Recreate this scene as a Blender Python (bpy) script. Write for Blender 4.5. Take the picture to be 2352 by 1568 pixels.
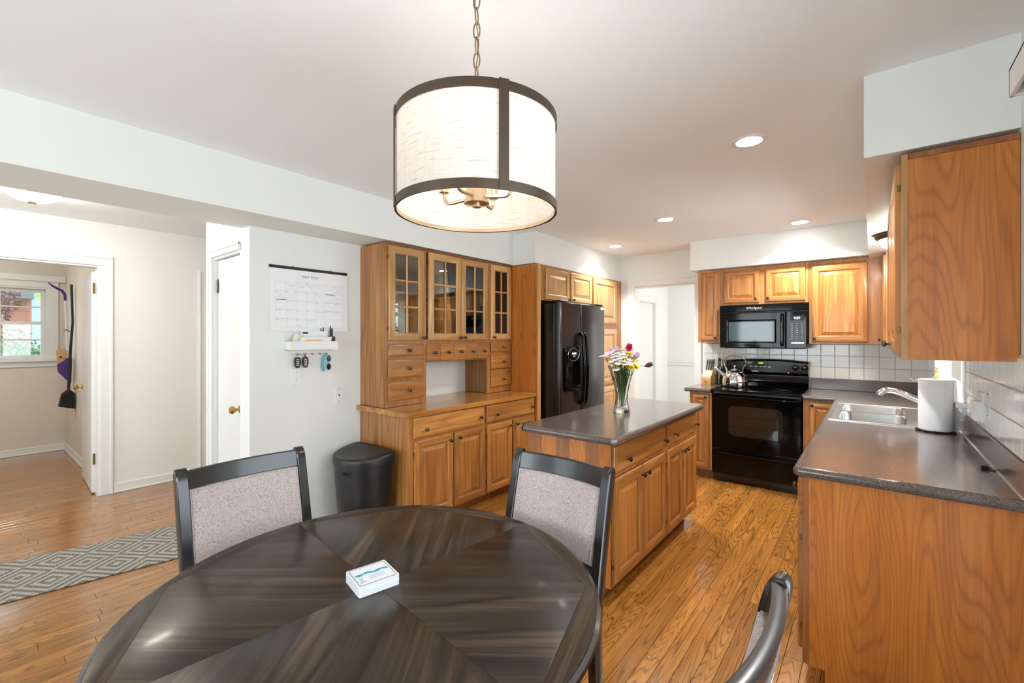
import bpy, bmesh, math, random
from mathutils import Vector, Matrix
random.seed(11)
R = math.radians
for o in list(bpy.data.objects): bpy.data.objects.remove(o, do_unlink=True)
scn = bpy.context.scene
COL = scn.collection
PI = math.pi

# ------------------------------------------------------------------ camera, world, big lights
F_PX, YAW, HOR, CAMZ = 1031.0, R(38.77), 775.0, 1.43
cd = bpy.data.cameras.new('camera'); cam = bpy.data.objects.new('camera', cd); COL.objects.link(cam)
cd.sensor_width = 36.0; cd.lens = 36.0 * F_PX / 2352.0
cd.shift_y = -(784.0 - HOR) / 2352.0
cd.clip_start = 0.03
cam.location = (0, 0, CAMZ); cam.rotation_euler = (PI / 2, 0, YAW)
scn.camera = cam
vs = scn.view_settings
vs.view_transform = 'Standard'; vs.look = 'None'; vs.gamma = 1.0; vs.use_curve_mapping = False
vs.exposure = 0.66
w = bpy.data.worlds.new('sky'); scn.world = w; w.use_nodes = True
w.node_tree.nodes['Background'].inputs[0].default_value = (0.80, 0.90, 1.0, 1)
w.node_tree.nodes['Background'].inputs[1].default_value = 4.6
def lamp(name, kind, loc, power, color=(1, 1, 1), rot=(0, 0, 0), **kw):
    l = bpy.data.lights.new(name, kind); l.energy = power; l.color = color
    for k, v in kw.items(): setattr(l, k, v)
    o = bpy.data.objects.new(name, l); COL.objects.link(o); o.location = loc; o.rotation_euler = rot
    return o
sun = lamp('sun_light', 'SUN', (-14, -6, 9), 6.0, (1, .96, .9), (R(40), 0, R(-30)), angle=R(3))
# daylight entering at the glazed openings (patio door beside the table, window and front door behind the camera)
lamp('patio_daylight', 'AREA', (.36, .70, 1.12), 5, (.90, .96, 1), (0, R(90), 0), shape='RECTANGLE', size=1.9, size_y=1.8)
lamp('dining_window_daylight', 'AREA', (-1.5, -2.5, 1.45), 22, (.90, .96, 1), (R(90), 0, 0), shape='RECTANGLE', size=2.4, size_y=1.4)
lamp('front_door_daylight', 'AREA', (-4.4, -2.5, 1.2), 2, (.90, .96, 1), (R(90), 0, 0), shape='RECTANGLE', size=1.4, size_y=2.0)
lamp('next_room_fill', 'AREA', (-.6, 7.0, 1.5), 22, (1, .99, .97), (0, R(90), 0), shape='RECTANGLE', size=1.6, size_y=1.8)  # unseen lamp added to brighten the next room, no window behind it

FW = Vector((-math.sin(YAW), math.cos(YAW), 0)); RT = Vector((math.cos(YAW), math.sin(YAW), 0)); CAM = Vector((0, 0, CAMZ))
def ray(u, v): return FW + RT * ((u - 1176) / F_PX) + Vector((0, 0, (HOR - v) / F_PX))
def pxz(u, v, z): e = ray(u, v); return CAM + e * ((z - CAMZ) / e.z)
def pxx(u, v, x): e = ray(u, v); return CAM + e * (x / e.x)
def pxy(u, v, y): e = ray(u, v); return CAM + e * (y / e.y)
def proj(p):
    q = Vector(p) - CAM; d = q.dot(FW)
    if d <= .05: return None
    return 1176 + F_PX * q.dot(RT) / d, HOR - F_PX * q.z / d, d

# ------------------------------------------------------------------ materials
def lin(c):
    return tuple((x / 255 / 12.92 if x / 255 <= .04045 else ((x / 255 + .055) / 1.055) ** 2.4) for x in c[:3]) + (1,)
MATS = {}
def base(name, srgb=(200, 200, 200), rough=.5, metal=0.0, coat=0.0, spec=.5):
    m = bpy.data.materials.new(name); m.use_nodes = True; MATS[name] = m
    b = m.node_tree.nodes['Principled BSDF']
    b.inputs['Base Color'].default_value = lin(srgb); b.inputs['Roughness'].default_value = rough
    b.inputs['Metallic'].default_value = metal; b.inputs['Coat Weight'].default_value = coat
    b.inputs['Specular IOR Level'].default_value = spec; b.inputs['Coat Roughness'].default_value = .12
    return m
def N(m, t, **kw):
    n = m.node_tree.nodes.new(t)
    for k, v in kw.items():
        if k.startswith('i_'): n.inputs[k[2:].replace('_', ' ')].default_value = v
        else: setattr(n, k, v)
    return n
def LK(m, a, b): m.node_tree.links.new(a, b)
def mth(m, op, a, b=None):
    n = N(m, 'ShaderNodeMath', operation=op)
    for i, x in enumerate((a, b)):
        if x is None: continue
        if isinstance(x, (int, float)): n.inputs[i].default_value = x
        else: LK(m, x, n.inputs[i])
    return n.outputs[0]
def mixc(m, f, a, b, mode='MIX'):
    n = N(m, 'ShaderNodeMix', data_type='RGBA', blend_type=mode)
    for s, x in ((n.inputs[0], f), (n.inputs[6], a), (n.inputs[7], b)):
        if isinstance(x, (int, float, tuple)): s.default_value = x
        else: LK(m, x, s)
    return n.outputs[2]
def noise(m, vec, scale=1.0, detail=2.0, rough=.5, dist=0.0):
    n = N(m, 'ShaderNodeTexNoise'); n.inputs['Scale'].default_value = scale; n.inputs['Detail'].default_value = detail
    n.inputs['Roughness'].default_value = rough; n.inputs['Distortion'].default_value = dist
    LK(m, vec, n.inputs['Vector']); return n.outputs[0]
def mapv(m, vec, scale):
    n = N(m, 'ShaderNodeMapping'); n.inputs['Scale'].default_value = scale; LK(m, vec, n.inputs['Vector']); return n.outputs[0]
def ramp(m, f, stops):
    n = N(m, 'ShaderNodeValToRGB'); cr = n.color_ramp
    while len(cr.elements) < len(stops): cr.elements.new(.5)
    for e, (p, c) in zip(cr.elements, stops): e.position = p; e.color = c
    LK(m, f, n.inputs[0]); return n.outputs[0]
def bump(m, h, strength, dist=.001):
    b = N(m, 'ShaderNodeBump'); b.inputs['Strength'].default_value = strength; b.inputs['Distance'].default_value = dist
    LK(m, h, b.inputs['Height']); LK(m, b.outputs[0], m.node_tree.nodes['Principled BSDF'].inputs['Normal'])
def wood(name, dark, mid, light, axis='Z', cross=3.0, along=.35, rings=16.0, ringamt=.32, fine=90.0, rough=.33, coat=.15, var=.16, tint=None, sharp=3.0, finelen=2.2):
    m = base(name, mid, rough, 0, coat)
    tc = N(m, 'ShaderNodeTexCoord').outputs['Object']
    if tint: rnd = N(m, 'ShaderNodeAttribute', attribute_name=tint).outputs['Fac']
    else: rnd = N(m, 'ShaderNodeObjectInfo').outputs['Random']
    off = N(m, 'ShaderNodeCombineXYZ'); 
    for i, k in enumerate((37.0, 23.0, 51.0)): LK(m, mth(m, 'MULTIPLY', rnd, k), off.inputs[i])
    ad = N(m, 'ShaderNodeVectorMath', operation='ADD'); LK(m, tc, ad.inputs[0]); LK(m, off.outputs[0], ad.inputs[1]); vec = ad.outputs[0]
    def sc(c, a): s = [c, c, c]; s['XYZ'.index(axis)] = a; return tuple(s)
    n1 = noise(m, mapv(m, vec, sc(cross, along)), 1.0, 1.5, .45)
    fn = noise(m, mapv(m, vec, sc(fine, finelen)), 1.0, 3.0, .6)
    stk = noise(m, mapv(m, vec, sc(cross * 9, along * 3)), 1.0, 3.0, .6)
    ph = mth(m, 'ADD', mth(m, 'MULTIPLY', n1, rings * 6.283), mth(m, 'ADD', mth(m, 'MULTIPLY', fn, 1.6), mth(m, 'MULTIPLY', stk, 2.2)))
    s = mth(m, 'ADD', mth(m, 'MULTIPLY', mth(m, 'SINE', ph), .5), .5)
    s = mth(m, 'POWER', s, sharp)
    lo = noise(m, mapv(m, vec, sc(cross * 2.2, along * 1.5)), 1.0, 2.0, .5)
    basec = ramp(m, mth(m, 'ADD', mth(m, 'ADD', mth(m, 'MULTIPLY', fn, .4), mth(m, 'MULTIPLY', stk, .35)), mth(m, 'MULTIPLY', lo, .25)), [(.36, lin(tuple(x * .86 for x in mid))), (.5, lin(mid)), (.64, lin(light))])
    pore = mth(m, 'MULTIPLY', mth(m, 'GREATER_THAN', fn, .58), .5)
    c = mixc(m, mth(m, 'MULTIPLY', mth(m, 'MULTIPLY', s, mth(m, 'ADD', mth(m, 'MULTIPLY', stk, 1.4), .25)), ringamt), basec, lin(dark))
    c = mixc(m, mth(m, 'MULTIPLY', pore, ringamt), c, lin(dark))
    hv = N(m, 'ShaderNodeHueSaturation'); LK(m, c, hv.inputs['Color'])
    LK(m, mth(m, 'ADD', mth(m, 'MULTIPLY', rnd, 2 * var), 1.0 - var), hv.inputs['Value'])
    LK(m, hv.outputs[0], m.node_tree.nodes['Principled BSDF'].inputs['Base Color'])
    bump(m, fn, .12, .0006)
    return m
OAK_D, OAK_M, OAK_L = (104, 60, 24), (172, 112, 52), (200, 146, 82)
wood('oak', OAK_D, OAK_M, OAK_L, 'Z')
wood('oak_x', OAK_D, OAK_M, OAK_L, 'X')
wood('oak_y', OAK_D, OAK_M, OAK_L, 'Y')
wood('oak_pale', (136, 92, 46), (194, 146, 88), (218, 176, 120), 'Z', ringamt=.3)
wood('oak_pale_x', (136, 92, 46), (194, 146, 88), (218, 176, 120), 'X', ringamt=.3)
wood('veneer', (122, 62, 18), (194, 116, 42), (212, 138, 58), 'Z', cross=4.6, along=.6, rings=30, ringamt=.36, fine=120, var=.03, sharp=4.0)
wood('veneer_dark', (92, 48, 20), (152, 90, 42), (176, 112, 56), 'Z', cross=4.0, along=.7, rings=12, ringamt=.35, fine=130, var=.03, sharp=4.0)
wood('hickory', (92, 56, 26), (168, 112, 58), (206, 158, 98), 'Z', cross=5.0, along=.5, rings=8, ringamt=.4, var=.25)
wood('butcher', (118, 66, 24), (190, 126, 58), (216, 164, 90), 'X', cross=5.0, along=.5, rings=5, ringamt=.4, rough=.16, coat=.4, var=.12)
wood('floor_oak', (78, 44, 14), (166, 110, 46), (190, 136, 66), 'Y', cross=8.0, along=.55, rings=40, ringamt=.6, fine=210, rough=.2, coat=.6, var=.17, tint='tint', sharp=5.0, finelen=4.0)
wood('espresso', (16, 12, 9), (52, 41, 31), (98, 78, 59), 'X', cross=5.0, along=.5, rings=11, ringamt=.75, fine=110, rough=.34, coat=.1, var=.16, sharp=3.0)
wood('espresso_y', (16, 12, 9), (52, 41, 31), (98, 78, 59), 'Y', cross=5.0, along=.5, rings=11, ringamt=.75, fine=110, rough=.34, coat=.1, var=.16, sharp=3.0)
for k_ in ('espresso', 'espresso_y'): MATS[k_].node_tree.nodes['Principled BSDF'].inputs['Specular IOR Level'].default_value = .3
wood('chair_wood', (12, 11, 12), (26, 24, 25), (40, 37, 36), 'Z', ringamt=.4, rough=.27, coat=.35, var=.05)
wood('block_wood', (150, 100, 50), (206, 160, 98), (226, 186, 126), 'Z', ringamt=.3)
def wall_mat(name, c, rough=.6, b=.05):
    m = base(name, c, rough); tc = N(m, 'ShaderNodeTexCoord').outputs['Object']
    n = noise(m, tc, 260, 3, .6); bump(m, n, b, .0006); return m
wall_mat('paint', (232, 234, 230)); wall_mat('ceiling_paint', (244, 246, 247), .8); wall_mat('cream_paint', (222, 215, 203)); wall_mat('far_paint', (236, 236, 233))
base('trim_white', (234, 234, 232), .3); base('door_white', (228, 228, 226), .32); base('dark_gap', (20, 18, 16), .8)
base('steel', (205, 206, 206), .24, 1.0); base('chrome', (225, 226, 228), .08, 1.0); base('pewter', (92, 88, 82), .22, 1.0)
base('brass', (190, 160, 100), .25, 1.0); base('antique_brass', (120, 100, 64), .4, 1.0); base('copper', (170, 110, 74), .3, 1.0)
base('nickel', (206, 188, 164), .28, 1.0); base('aged_nickel', (150, 126, 96), .35, .9); base('bronze', (84, 70, 58), .42, .6); base('dark_bronze', (70, 48, 38), .35, .5)
base('black_gloss', (5, 6, 7), .06, 0, .03, .22); base('black_enamel', (5, 5, 6), .12, 0, 0, .25); base('liner_reflection', (176, 172, 158), .6); base('key_print', (120, 124, 130), .5); base('black_plastic', (24, 25, 28), .38); base('black_satin', (12, 12, 13), .25, 0, .2); base('black_matte', (18, 18, 18), .7)
base('white_plastic', (236, 236, 233), .35); base('white_metal', (234, 236, 234), .35); base('paper', (240, 241, 243), .8); base('card_stock', (222, 223, 226), .6); base('ink', (96, 98, 102), .8); base('faint_ink', (196, 198, 202), .8); base('red_ink', (200, 70, 80), .8); base('navy_ink', (50, 52, 86), .8)
base('teal_ink', (50, 160, 176), .7); base('yellow_paper', (226, 190, 110), .8); base('highlight', (226, 222, 60), .7)
base('purple', (74, 40, 128), .4); base('tag_card', (214, 170, 116), .7); base('sky_blue_plastic', (70, 170, 196), .3); base('lens_dark', (40, 28, 30), .08)
base('silver_print', (200, 204, 208), .4); base('leaf', (58, 104, 44), .5); base('stem', (62, 100, 44), .5)
base('petal_pink', (226, 200, 222), .6); base('petal_white', (238, 236, 242), .6); base('petal_yellow', (240, 208, 24), .6); base('petal_magenta', (204, 30, 100), .6); base('petal_orange', (226, 170, 90), .6); base('petal_brown', (96, 54, 52), .6); base('flower_eye', (196, 150, 20), .7)
base('grout', (196, 196, 188), .8); base('red_led', (120, 10, 10), .4)
base('bottle_green', (14, 34, 18), .08, 0, .4); base('yellow_cap', (170, 170, 60), .4)
base('roof_grey', (96, 96, 98), .8); base('clapboard', (150, 166, 174), .7); base('lawn', (104, 142, 70), .9); base('bark', (84, 66, 52), .9); base('hedge_leaf', (56, 98, 54), .7); base('red_leaf', (112, 72, 82), .7); base('lime_leaf', (176, 208, 70), .7); base('brick_red', (150, 96, 84), .8); base('wire', (30, 30, 32), .2, .8)
def emis(name, srgb, strength, col=None):
    m = base(name, srgb, .4); b = m.node_tree.nodes['Principled BSDF']
    b.inputs['Emission Color'].default_value = lin(col or srgb); b.inputs['Emission Strength'].default_value = strength; return m
emis('lamp_disc', (255, 255, 255), 26); emis('bulb_glow', (255, 226, 190), 5, (255, 224, 190)); emis('dome_glow', (255, 250, 240), 60, (255, 246, 232))
emis('green_led', (150, 230, 30), 1.6); emis('blue_led', (170, 210, 255), 2.0); emis('white_led', (255, 255, 255), 3.0); emis('red_glow', (255, 60, 60), 2.0)
def glass(name, tintc, refl=.10, rough=.0):
    m = bpy.data.materials.new(name); m.use_nodes = True; MATS[name] = m; nt = m.node_tree; nt.nodes.clear()
    o = nt.nodes.new('ShaderNodeOutputMaterial'); t = nt.nodes.new('ShaderNodeBsdfTransparent'); g = nt.nodes.new('ShaderNodeBsdfGlossy'); mx = nt.nodes.new('ShaderNodeMixShader'); fr = nt.nodes.new('ShaderNodeFresnel')
    t.inputs[0].default_value = lin(tintc); g.inputs['Roughness'].default_value = rough; fr.inputs[0].default_value = 1.45
    a = nt.nodes.new('ShaderNodeMath'); a.operation = 'ADD'; a.use_clamp = True; a.inputs[1].default_value = refl - .04
    nt.links.new(fr.outputs[0], a.inputs[0]); nt.links.new(a.outputs[0], mx.inputs[0]); nt.links.new(t.outputs[0], mx.inputs[1]); nt.links.new(g.outputs[0], mx.inputs[2]); nt.links.new(mx.outputs[0], o.inputs[0])
    return m
glass('pane_glass', (250, 252, 250), .08); glass('cabinet_glass', (236, 240, 236), .10); glass('oven_glass', (196, 196, 190), .06)
m = base('crystal', (250, 252, 252), .02); b = m.node_tree.nodes['Principled BSDF']; b.inputs['Transmission Weight'].default_value = 1.0; b.inputs['IOR'].default_value = 1.35
# quartz-like speckled laminate worktop
m = base('worktop', (84, 78, 76), .2, 0, .35); tc = N(m, 'ShaderNodeTexCoord').outputs['Object']
v = N(m, 'ShaderNodeTexVoronoi'); v.inputs['Scale'].default_value = 420; LK(m, tc, v.inputs['Vector'])
sp = N(m, 'ShaderNodeSeparateColor'); LK(m, v.outputs['Color'], sp.inputs[0])
c = ramp(m, sp.outputs[0], [(0.0, lin((62, 54, 51))), (.45, lin((92, 83, 79))), (.86, lin((108, 99, 94))), (.93, lin((132, 108, 92))), (1.0, lin((160, 144, 128)))])
LK(m, mixc(m, noise(m, tc, 14, 3), c, mixc(m, .5, c, lin((74, 62, 56)))), m.node_tree.nodes['Principled BSDF'].inputs['Base Color'])
# upholstery
m = base('upholstery', (190, 176, 174), .95, 0, 0, .2); tc = N(m, 'ShaderNodeTexCoord').outputs['Object']
n1 = noise(m, tc, 620, 2, .7); n2 = noise(m, tc, 160, 2, .6)
LK(m, ramp(m, mth(m, 'ADD', mth(m, 'MULTIPLY', n1, .65), mth(m, 'MULTIPLY', n2, .35)), [(.36, lin((126, 116, 115))), (.5, lin((186, 172, 168))), (.66, lin((208, 195, 190)))]), m.node_tree.nodes['Principled BSDF'].inputs['Base Color']); bump(m, n1, .4, .002)
# glazed tile
m = base('tile', (232, 232, 225), .12, 0, .2); tc = N(m, 'ShaderNodeTexCoord').outputs['Object']; bump(m, noise(m, tc, 9, 1), .03, .003)
# textured black fridge skin
m = base('fridge_skin', (20, 20, 20), .2, 0, .1); tc = N(m, 'ShaderNodeTexCoord').outputs['Object']; bump(m, noise(m, tc, 190, 2, .5), .35, .0012)
# linen drum
m = bpy.data.materials.new('linen'); m.use_nodes = True; MATS['linen'] = m; nt = m.node_tree; nt.nodes.clear()
o_ = nt.nodes.new('ShaderNodeOutputMaterial'); di = nt.nodes.new('ShaderNodeBsdfDiffuse'); tl = nt.nodes.new('ShaderNodeBsdfTranslucent'); mx = nt.nodes.new('ShaderNodeMixShader'); mx.inputs[0].default_value = .2
tc = N(m, 'ShaderNodeTexCoord').outputs['UV']
a = noise(m, mapv(m, tc, (5, 170, 1)), 1, 2, .6); b2 = noise(m, mapv(m, tc, (230, 4, 1)), 1, 2, .6)
mxn = mth(m, 'MAXIMUM', a, b2)
cc = ramp(m, mxn, [(.56, lin((214, 206, 197))), (.70, lin((188, 178, 168)))])
LK(m, cc, di.inputs[0]); LK(m, cc, tl.inputs[0]); LK(m, di.outputs[0], mx.inputs[1]); LK(m, tl.outputs[0], mx.inputs[2]); LK(m, mx.outputs[0], o_.inputs[0])
# runner
m = base('runner', (130, 126, 120), .95, 0, 0, .1); tc = N(m, 'ShaderNodeTexCoord').outputs['Object']
sx = N(m, 'ShaderNodeSeparateXYZ'); LK(m, tc, sx.inputs[0])
def tri(o, per): return mth(m, 'ABSOLUTE', mth(m, 'SUBTRACT', mth(m, 'MODULO', mth(m, 'ADD', mth(m, 'MULTIPLY', o, 1 / per), 50.0), 1.0), .5))
dd = mth(m, 'ADD', tri(sx.outputs[0], .3125), tri(sx.outputs[1], .29))
st = mth(m, 'SINE', mth(m, 'MULTIPLY', dd, 31.4))
nn = noise(m, mapv(m, tc, (90, 220, 1)), 1, 2, .6)
LK(m, ramp(m, mth(m, 'ADD', mth(m, 'MULTIPLY', st, .16), nn), [(.34, lin((98, 94, 88))), (.66, lin((172, 167, 159)))]), m.node_tree.nodes['Principled BSDF'].inputs['Base Color']); bump(m, nn, .5, .003)
# carpet of next room
m = base('carpet', (206, 200, 190), .95)

# ------------------------------------------------------------------ mesh helpers
class MB:
    def __init__(s): s.v = []; s.f = []; s.mi = []; s.uv = None
    def add(s, vs_, fs, mi=0):
        n = len(s.v); s.v += [tuple(p) for p in vs_]; s.f += [tuple(i + n for i in f) for f in fs]; s.mi += [mi] * len(fs); return s
    def box(s, x0, x1, y0, y1, z0, z1, mi=0):
        x0, x1 = sorted((x0, x1)); y0, y1 = sorted((y0, y1)); z0, z1 = sorted((z0, z1))
        return s.add([(x0, y0, z0), (x1, y0, z0), (x1, y1, z0), (x0, y1, z0), (x0, y0, z1), (x1, y0, z1), (x1, y1, z1), (x0, y1, z1)],
                     [(3, 2, 1, 0), (4, 5, 6, 7), (0, 1, 5, 4), (1, 2, 6, 5), (2, 3, 7, 6), (3, 0, 4, 7)], mi)
    def cbox(s, x0, x1, y0, y1, z0, z1, c=.004, mi=0):
        x0, x1 = sorted((x0, x1)); y0, y1 = sorted((y0, y1)); z0, z1 = sorted((z0, z1))
        c = min(c, (x1 - x0) * .49, (y1 - y0) * .49, (z1 - z0) * .49)
        def oct_(i, z): return [(x0 + c + 0, y0 + i, z), (x1 - c, y0 + i, z), (x1 - i, y0 + c, z), (x1 - i, y1 - c, z), (x1 - c, y1 - i, z), (x0 + c, y1 - i, z), (x0 + i, y1 - c, z), (x0 + i, y0 + c, z)]
        return s.loft([oct_(c * .999, z0), oct_(0, z0 + c), oct_(0, z1 - c), oct_(c * .999, z1)], True, True, True, mi)
    def loft(s, rings, closed=True, cap0=True, cap1=True, mi=0):
        n = len(rings[0]); b = len(s.v)
        for r in rings: s.v += [tuple(p) for p in r]
        fs = []
        for k in range(len(rings) - 1):
            for i in range(n if closed else n - 1):
                j = (i + 1) % n; fs.append((b + k * n + i, b + k * n + j, b + (k + 1) * n + j, b + (k + 1) * n + i))
        if cap0: fs.append(tuple(b + i for i in reversed(range(n))))
        if cap1: fs.append(tuple(b + (len(rings) - 1) * n + i for i in range(n)))
        s.f += fs; s.mi += [mi] * len(fs); return s
    def lathe(s, prof, n=24, c=(0, 0, 0), axis='Z', mi=0, caps=True, a0=0, a1=2 * PI):
        full = abs(a1 - a0 - 2 * PI) < 1e-6
        def P(r, h, a):
            x, y = r * math.cos(a), r * math.sin(a)
            if axis == 'Z': p = (x, y, h)
            elif axis == 'Y': p = (x, -h, y)      # height runs toward -y
            else: p = (h, x, y)
            return (p[0] + c[0], p[1] + c[1], p[2] + c[2])
        k = n if full else n + 1
        rings = [[P(max(r, 1e-5), h, a0 + (a1 - a0) * i / n) for i in range(k)] for r, h in prof]
        return s.loft(rings, full, caps, caps, mi)
    def tube(s, path, r, n=10, mi=0, caps=True, closed=False):
        path = [Vector(p) for p in path]; rr = r if isinstance(r, (list, tuple)) else [r] * len(path)
        rings = []; up = None
        for i, p in enumerate(path):
            if closed: t = path[(i + 1) % len(path)] - path[i - 1]
            else: t = path[min(i + 1, len(path) - 1)] - path[max(i - 1, 0)]
            t.normalize()
            if up is None: up = Vector((0, 0, 1)) if abs(t.z) < .9 else Vector((1, 0, 0))
            a = t.cross(up).normalized(); bvec = a.cross(t).normalized(); up = bvec
            rings.append([p + (a * math.cos(2 * PI * k / n) + bvec * math.sin(2 * PI * k / n)) * rr[i] for k in range(n)])
        if closed: rings.append(rings[0])
        return s.loft(rings, True, caps and not closed, caps and not closed, mi)
    def prism(s, poly, a0, a1, axis='Z', mi=0):
        def P(p, a): return {'Z': (p[0], p[1], a), 'Y': (p[0], a, p[1]), 'X': (a, p[0], p[1])}[axis]
        return s.loft([[P(p, a0) for p in poly], [P(p, a1) for p in poly]], True, True, True, mi)
    def sphere(s, c, r, n=12, mi=0, sc=(1, 1, 1)):
        rings = [[(c[0] + r * sc[0] * math.sin(PI * k / n) * math.cos(2 * PI * i / (2 * n)), c[1] + r * sc[1] * math.sin(PI * k / n) * math.sin(2 * PI * i / (2 * n)), c[2] - r * sc[2] * math.cos(PI * k / n)) for i in range(2 * n)] for k in range(n + 1)]
        rings[0] = [(p[0] * .999 + c[0] * .001, p[1], p[2]) for p in rings[0]]
        return s.loft(rings, True, False, False, mi)
    def xf(s, M): s.v = [tuple(M @ Vector(p)) for p in s.v]; return s
    def build(s, name, mats, parent=None, loc=None, rot=None, smooth=True, ang=35):
        me = bpy.data.meshes.new(name); me.from_pydata(s.v, [], s.f); 
        if not isinstance(mats, (list, tuple)): mats = [mats]
        for k in mats: me.materials.append(MATS[k])
        me.polygons.foreach_set('material_index', s.mi)
        bm = bmesh.new(); bm.from_mesh(me); bmesh.ops.recalc_face_normals(bm, faces=bm.faces); bm.to_mesh(me); bm.free()
        if smooth:
            me.polygons.foreach_set('use_smooth', [True] * len(me.polygons)); me.set_sharp_from_angle(angle=R(ang))
        me.update()
        return link(name, me, parent, loc, rot)
def crv(pts, n=5):
    P_ = [Vector(p) for p in pts]; out = []
    for i in range(len(P_) - 1):
        a, b_, c_, d_ = P_[max(i - 1, 0)], P_[i], P_[i + 1], P_[min(i + 2, len(P_) - 1)]
        for k in range(n):
            t = k / n; out.append(.5 * ((2 * b_) + (c_ - a) * t + (2 * a - 5 * b_ + 4 * c_ - d_) * t * t + (3 * b_ - a - 3 * c_ + d_) * t ** 3))
    return out + [P_[-1]]
def rad(rs, n=5):
    out = []
    for i in range(len(rs) - 1): out += [rs[i] + (rs[i + 1] - rs[i]) * k / n for k in range(n)]
    return out + [rs[-1]]
def link(name, me, parent=None, loc=None, rot=None):
    o = bpy.data.objects.new(name, me); COL.objects.link(o)
    if parent: o.parent = parent
    if loc is not None: o.location = loc
    if rot is not None: o.rotation_euler = rot
    return o
def tag(o, label=None, cat=None, group=None, kind=None):
    if label: o['label'] = label
    if cat: o['category'] = cat
    if group: o['group'] = group
    if kind: o['kind'] = kind
    return o
def thing(name, label, cat, loc=(0, 0, 0), rotz=0.0, group=None):
    o = bpy.data.objects.new(name, None); o.empty_display_size = .05; COL.objects.link(o); o.location = loc; o.rotation_euler = (0, 0, rotz)
    return tag(o, label, cat, group)
def struct(name, mb, mat, label=None, cat=None):
    o = mb.build(name, mat); o['kind'] = 'structure'
    tag(o, label, cat); return o
def part(name, mat, parent, *boxes, c=0.0):
    m = MB()
    for b_ in boxes: m.cbox(*b_, c=c) if c else m.box(*b_)
    return m.build(name, mat, parent)
def text(name, s, size, mat, parent, loc, rot, align='CENTER', ext=.0004, sx=1.0):
    cu = bpy.data.curves.new(name, 'FONT'); cu.body = s; cu.size = size; cu.align_x = align; cu.align_y = 'CENTER'; cu.extrude = ext; cu.resolution_u = 3; cu.space_character = 1.15 if name == 'printed_title' else 1.0
    t = bpy.data.objects.new(name, cu); COL.objects.link(t); dg = bpy.context.evaluated_depsgraph_get()
    me = bpy.data.meshes.new_from_object(t.evaluated_get(dg)); bpy.data.objects.remove(t, do_unlink=True)
    me.name = name; me.materials.clear(); me.materials.append(MATS[mat])
    o = link(name, me, parent, loc, rot); o.scale = (sx, 1, 1); return o
def rrect(w_, h_, r, n=4, cx=0, cy=0):
    out = []
    for qx, qy, a in ((1, 1, 0), (-1, 1, 90), (-1, -1, 180), (1, -1, 270)):
        for k in range(n + 1):
            t = R(a + 90 * k / n); out.append((cx + qx * (w_ / 2 - r) + r * math.cos(t), cy + qy * (h_ / 2 - r) + r * math.sin(t)))
    return out

# ------------------------------------------------------------------ the room
CEIL, SOF = 2.47, 2.16
XR, YB, XL, XF = .395, 5.46, -3.19, -5.45      # sink wall, range wall, hutch wall, far hall wall
YS = -2.6
def wall_x(name, x0, x1, y0, y1, holes, mat='paint', z1=CEIL):
    """wall slab of constant x with rectangular holes (ya,yb,za,zb)"""
    m = MB(); ys = sorted({y0, y1} | {h[0] for h in holes} | {h[1] for h in holes})
    for a, b_ in zip(ys, ys[1:]):
        hs = sorted([h for h in holes if h[0] <= a + 1e-6 and h[1] >= b_ - 1e-6], key=lambda h: h[2]); z = 0.0
        for h in hs:
            if h[2] > z + 1e-4: m.box(x0, x1, a, b_, z, h[2])
            z = h[3]
        if z < z1: m.box(x0, x1, a, b_, z, z1)
    return struct(name, m, mat)
def wall_y(name, y0, y1, x0, x1, holes, mat='paint', z1=CEIL):
    m = MB(); xs = sorted({x0, x1} | {h[0] for h in holes} | {h[1] for h in holes})
    for a, b_ in zip(xs, xs[1:]):
        hs = sorted([h for h in holes if h[0] <= a + 1e-6 and h[1] >= b_ - 1e-6], key=lambda h: h[2]); z = 0.0
        for h in hs:
            if h[2] > z + 1e-4: m.box(a, b_, y0, y1, z, h[2])
            z = h[3]
        if z < z1: m.box(a, b_, y0, y1, z, z1)
    return struct(name, m, mat)
WIN2 = (3.43, 4.74, 1.09, 2.06); PATIO = (-.25, 1.72, .02, 2.07)
wall_right = wall_x('wall_right', XR, XR + .14, YS, YB + .14, [WIN2, PATIO])
BD = (-2.373, -1.618, 0.0, 2.075)
wall_back = wall_y('wall_back', YB, YB + .12, XL - .12, XR, [BD])
wall_x('wall_left', XL - .12, XL, 1.22, YB, [])
CD = (-3.848, -3.336, 0.0, 2.025)
wall_y('wall_closet', 1.22, 1.32, -4.0, XL - .12, [CD], 'far_paint')
wall_x('wall_closet_side', -4.0, -3.9, 1.32, 3.0, [], 'far_paint')
MD = (-.12, .83, 0.0, 2.08); HD = (1.668, 2.45, 0.0, 2.05)
wall_x('wall_far', XF - .12, XF, YS, 3.0, [MD, HD], 'far_paint')
wall_y('wall_hall_end', 3.0, 3.1, XF - .12, -3.9, [], 'far_paint')
FDR = (-5.1, -3.7, .02, 2.2); DW = (-2.7, -.3, .75, 2.15)
wall_y('wall_front', YS - .14, YS, XF - .12, XR + .14, [FDR, DW])
XM = -8.05; WIN1 = (-.05, .745, 1.17, 2.05)
wall_x('wall_mudroom', XM - .12, XM, -1.3, 1.0, [WIN1], 'cream_paint')
wall_y('wall_mudroom_right', .905, 1.0, XM, XF - .12, [], 'cream_paint')
wall_y('wall_mudroom_left', -1.3, -1.2, XM, XF - .12, [], 'cream_paint')
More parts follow.
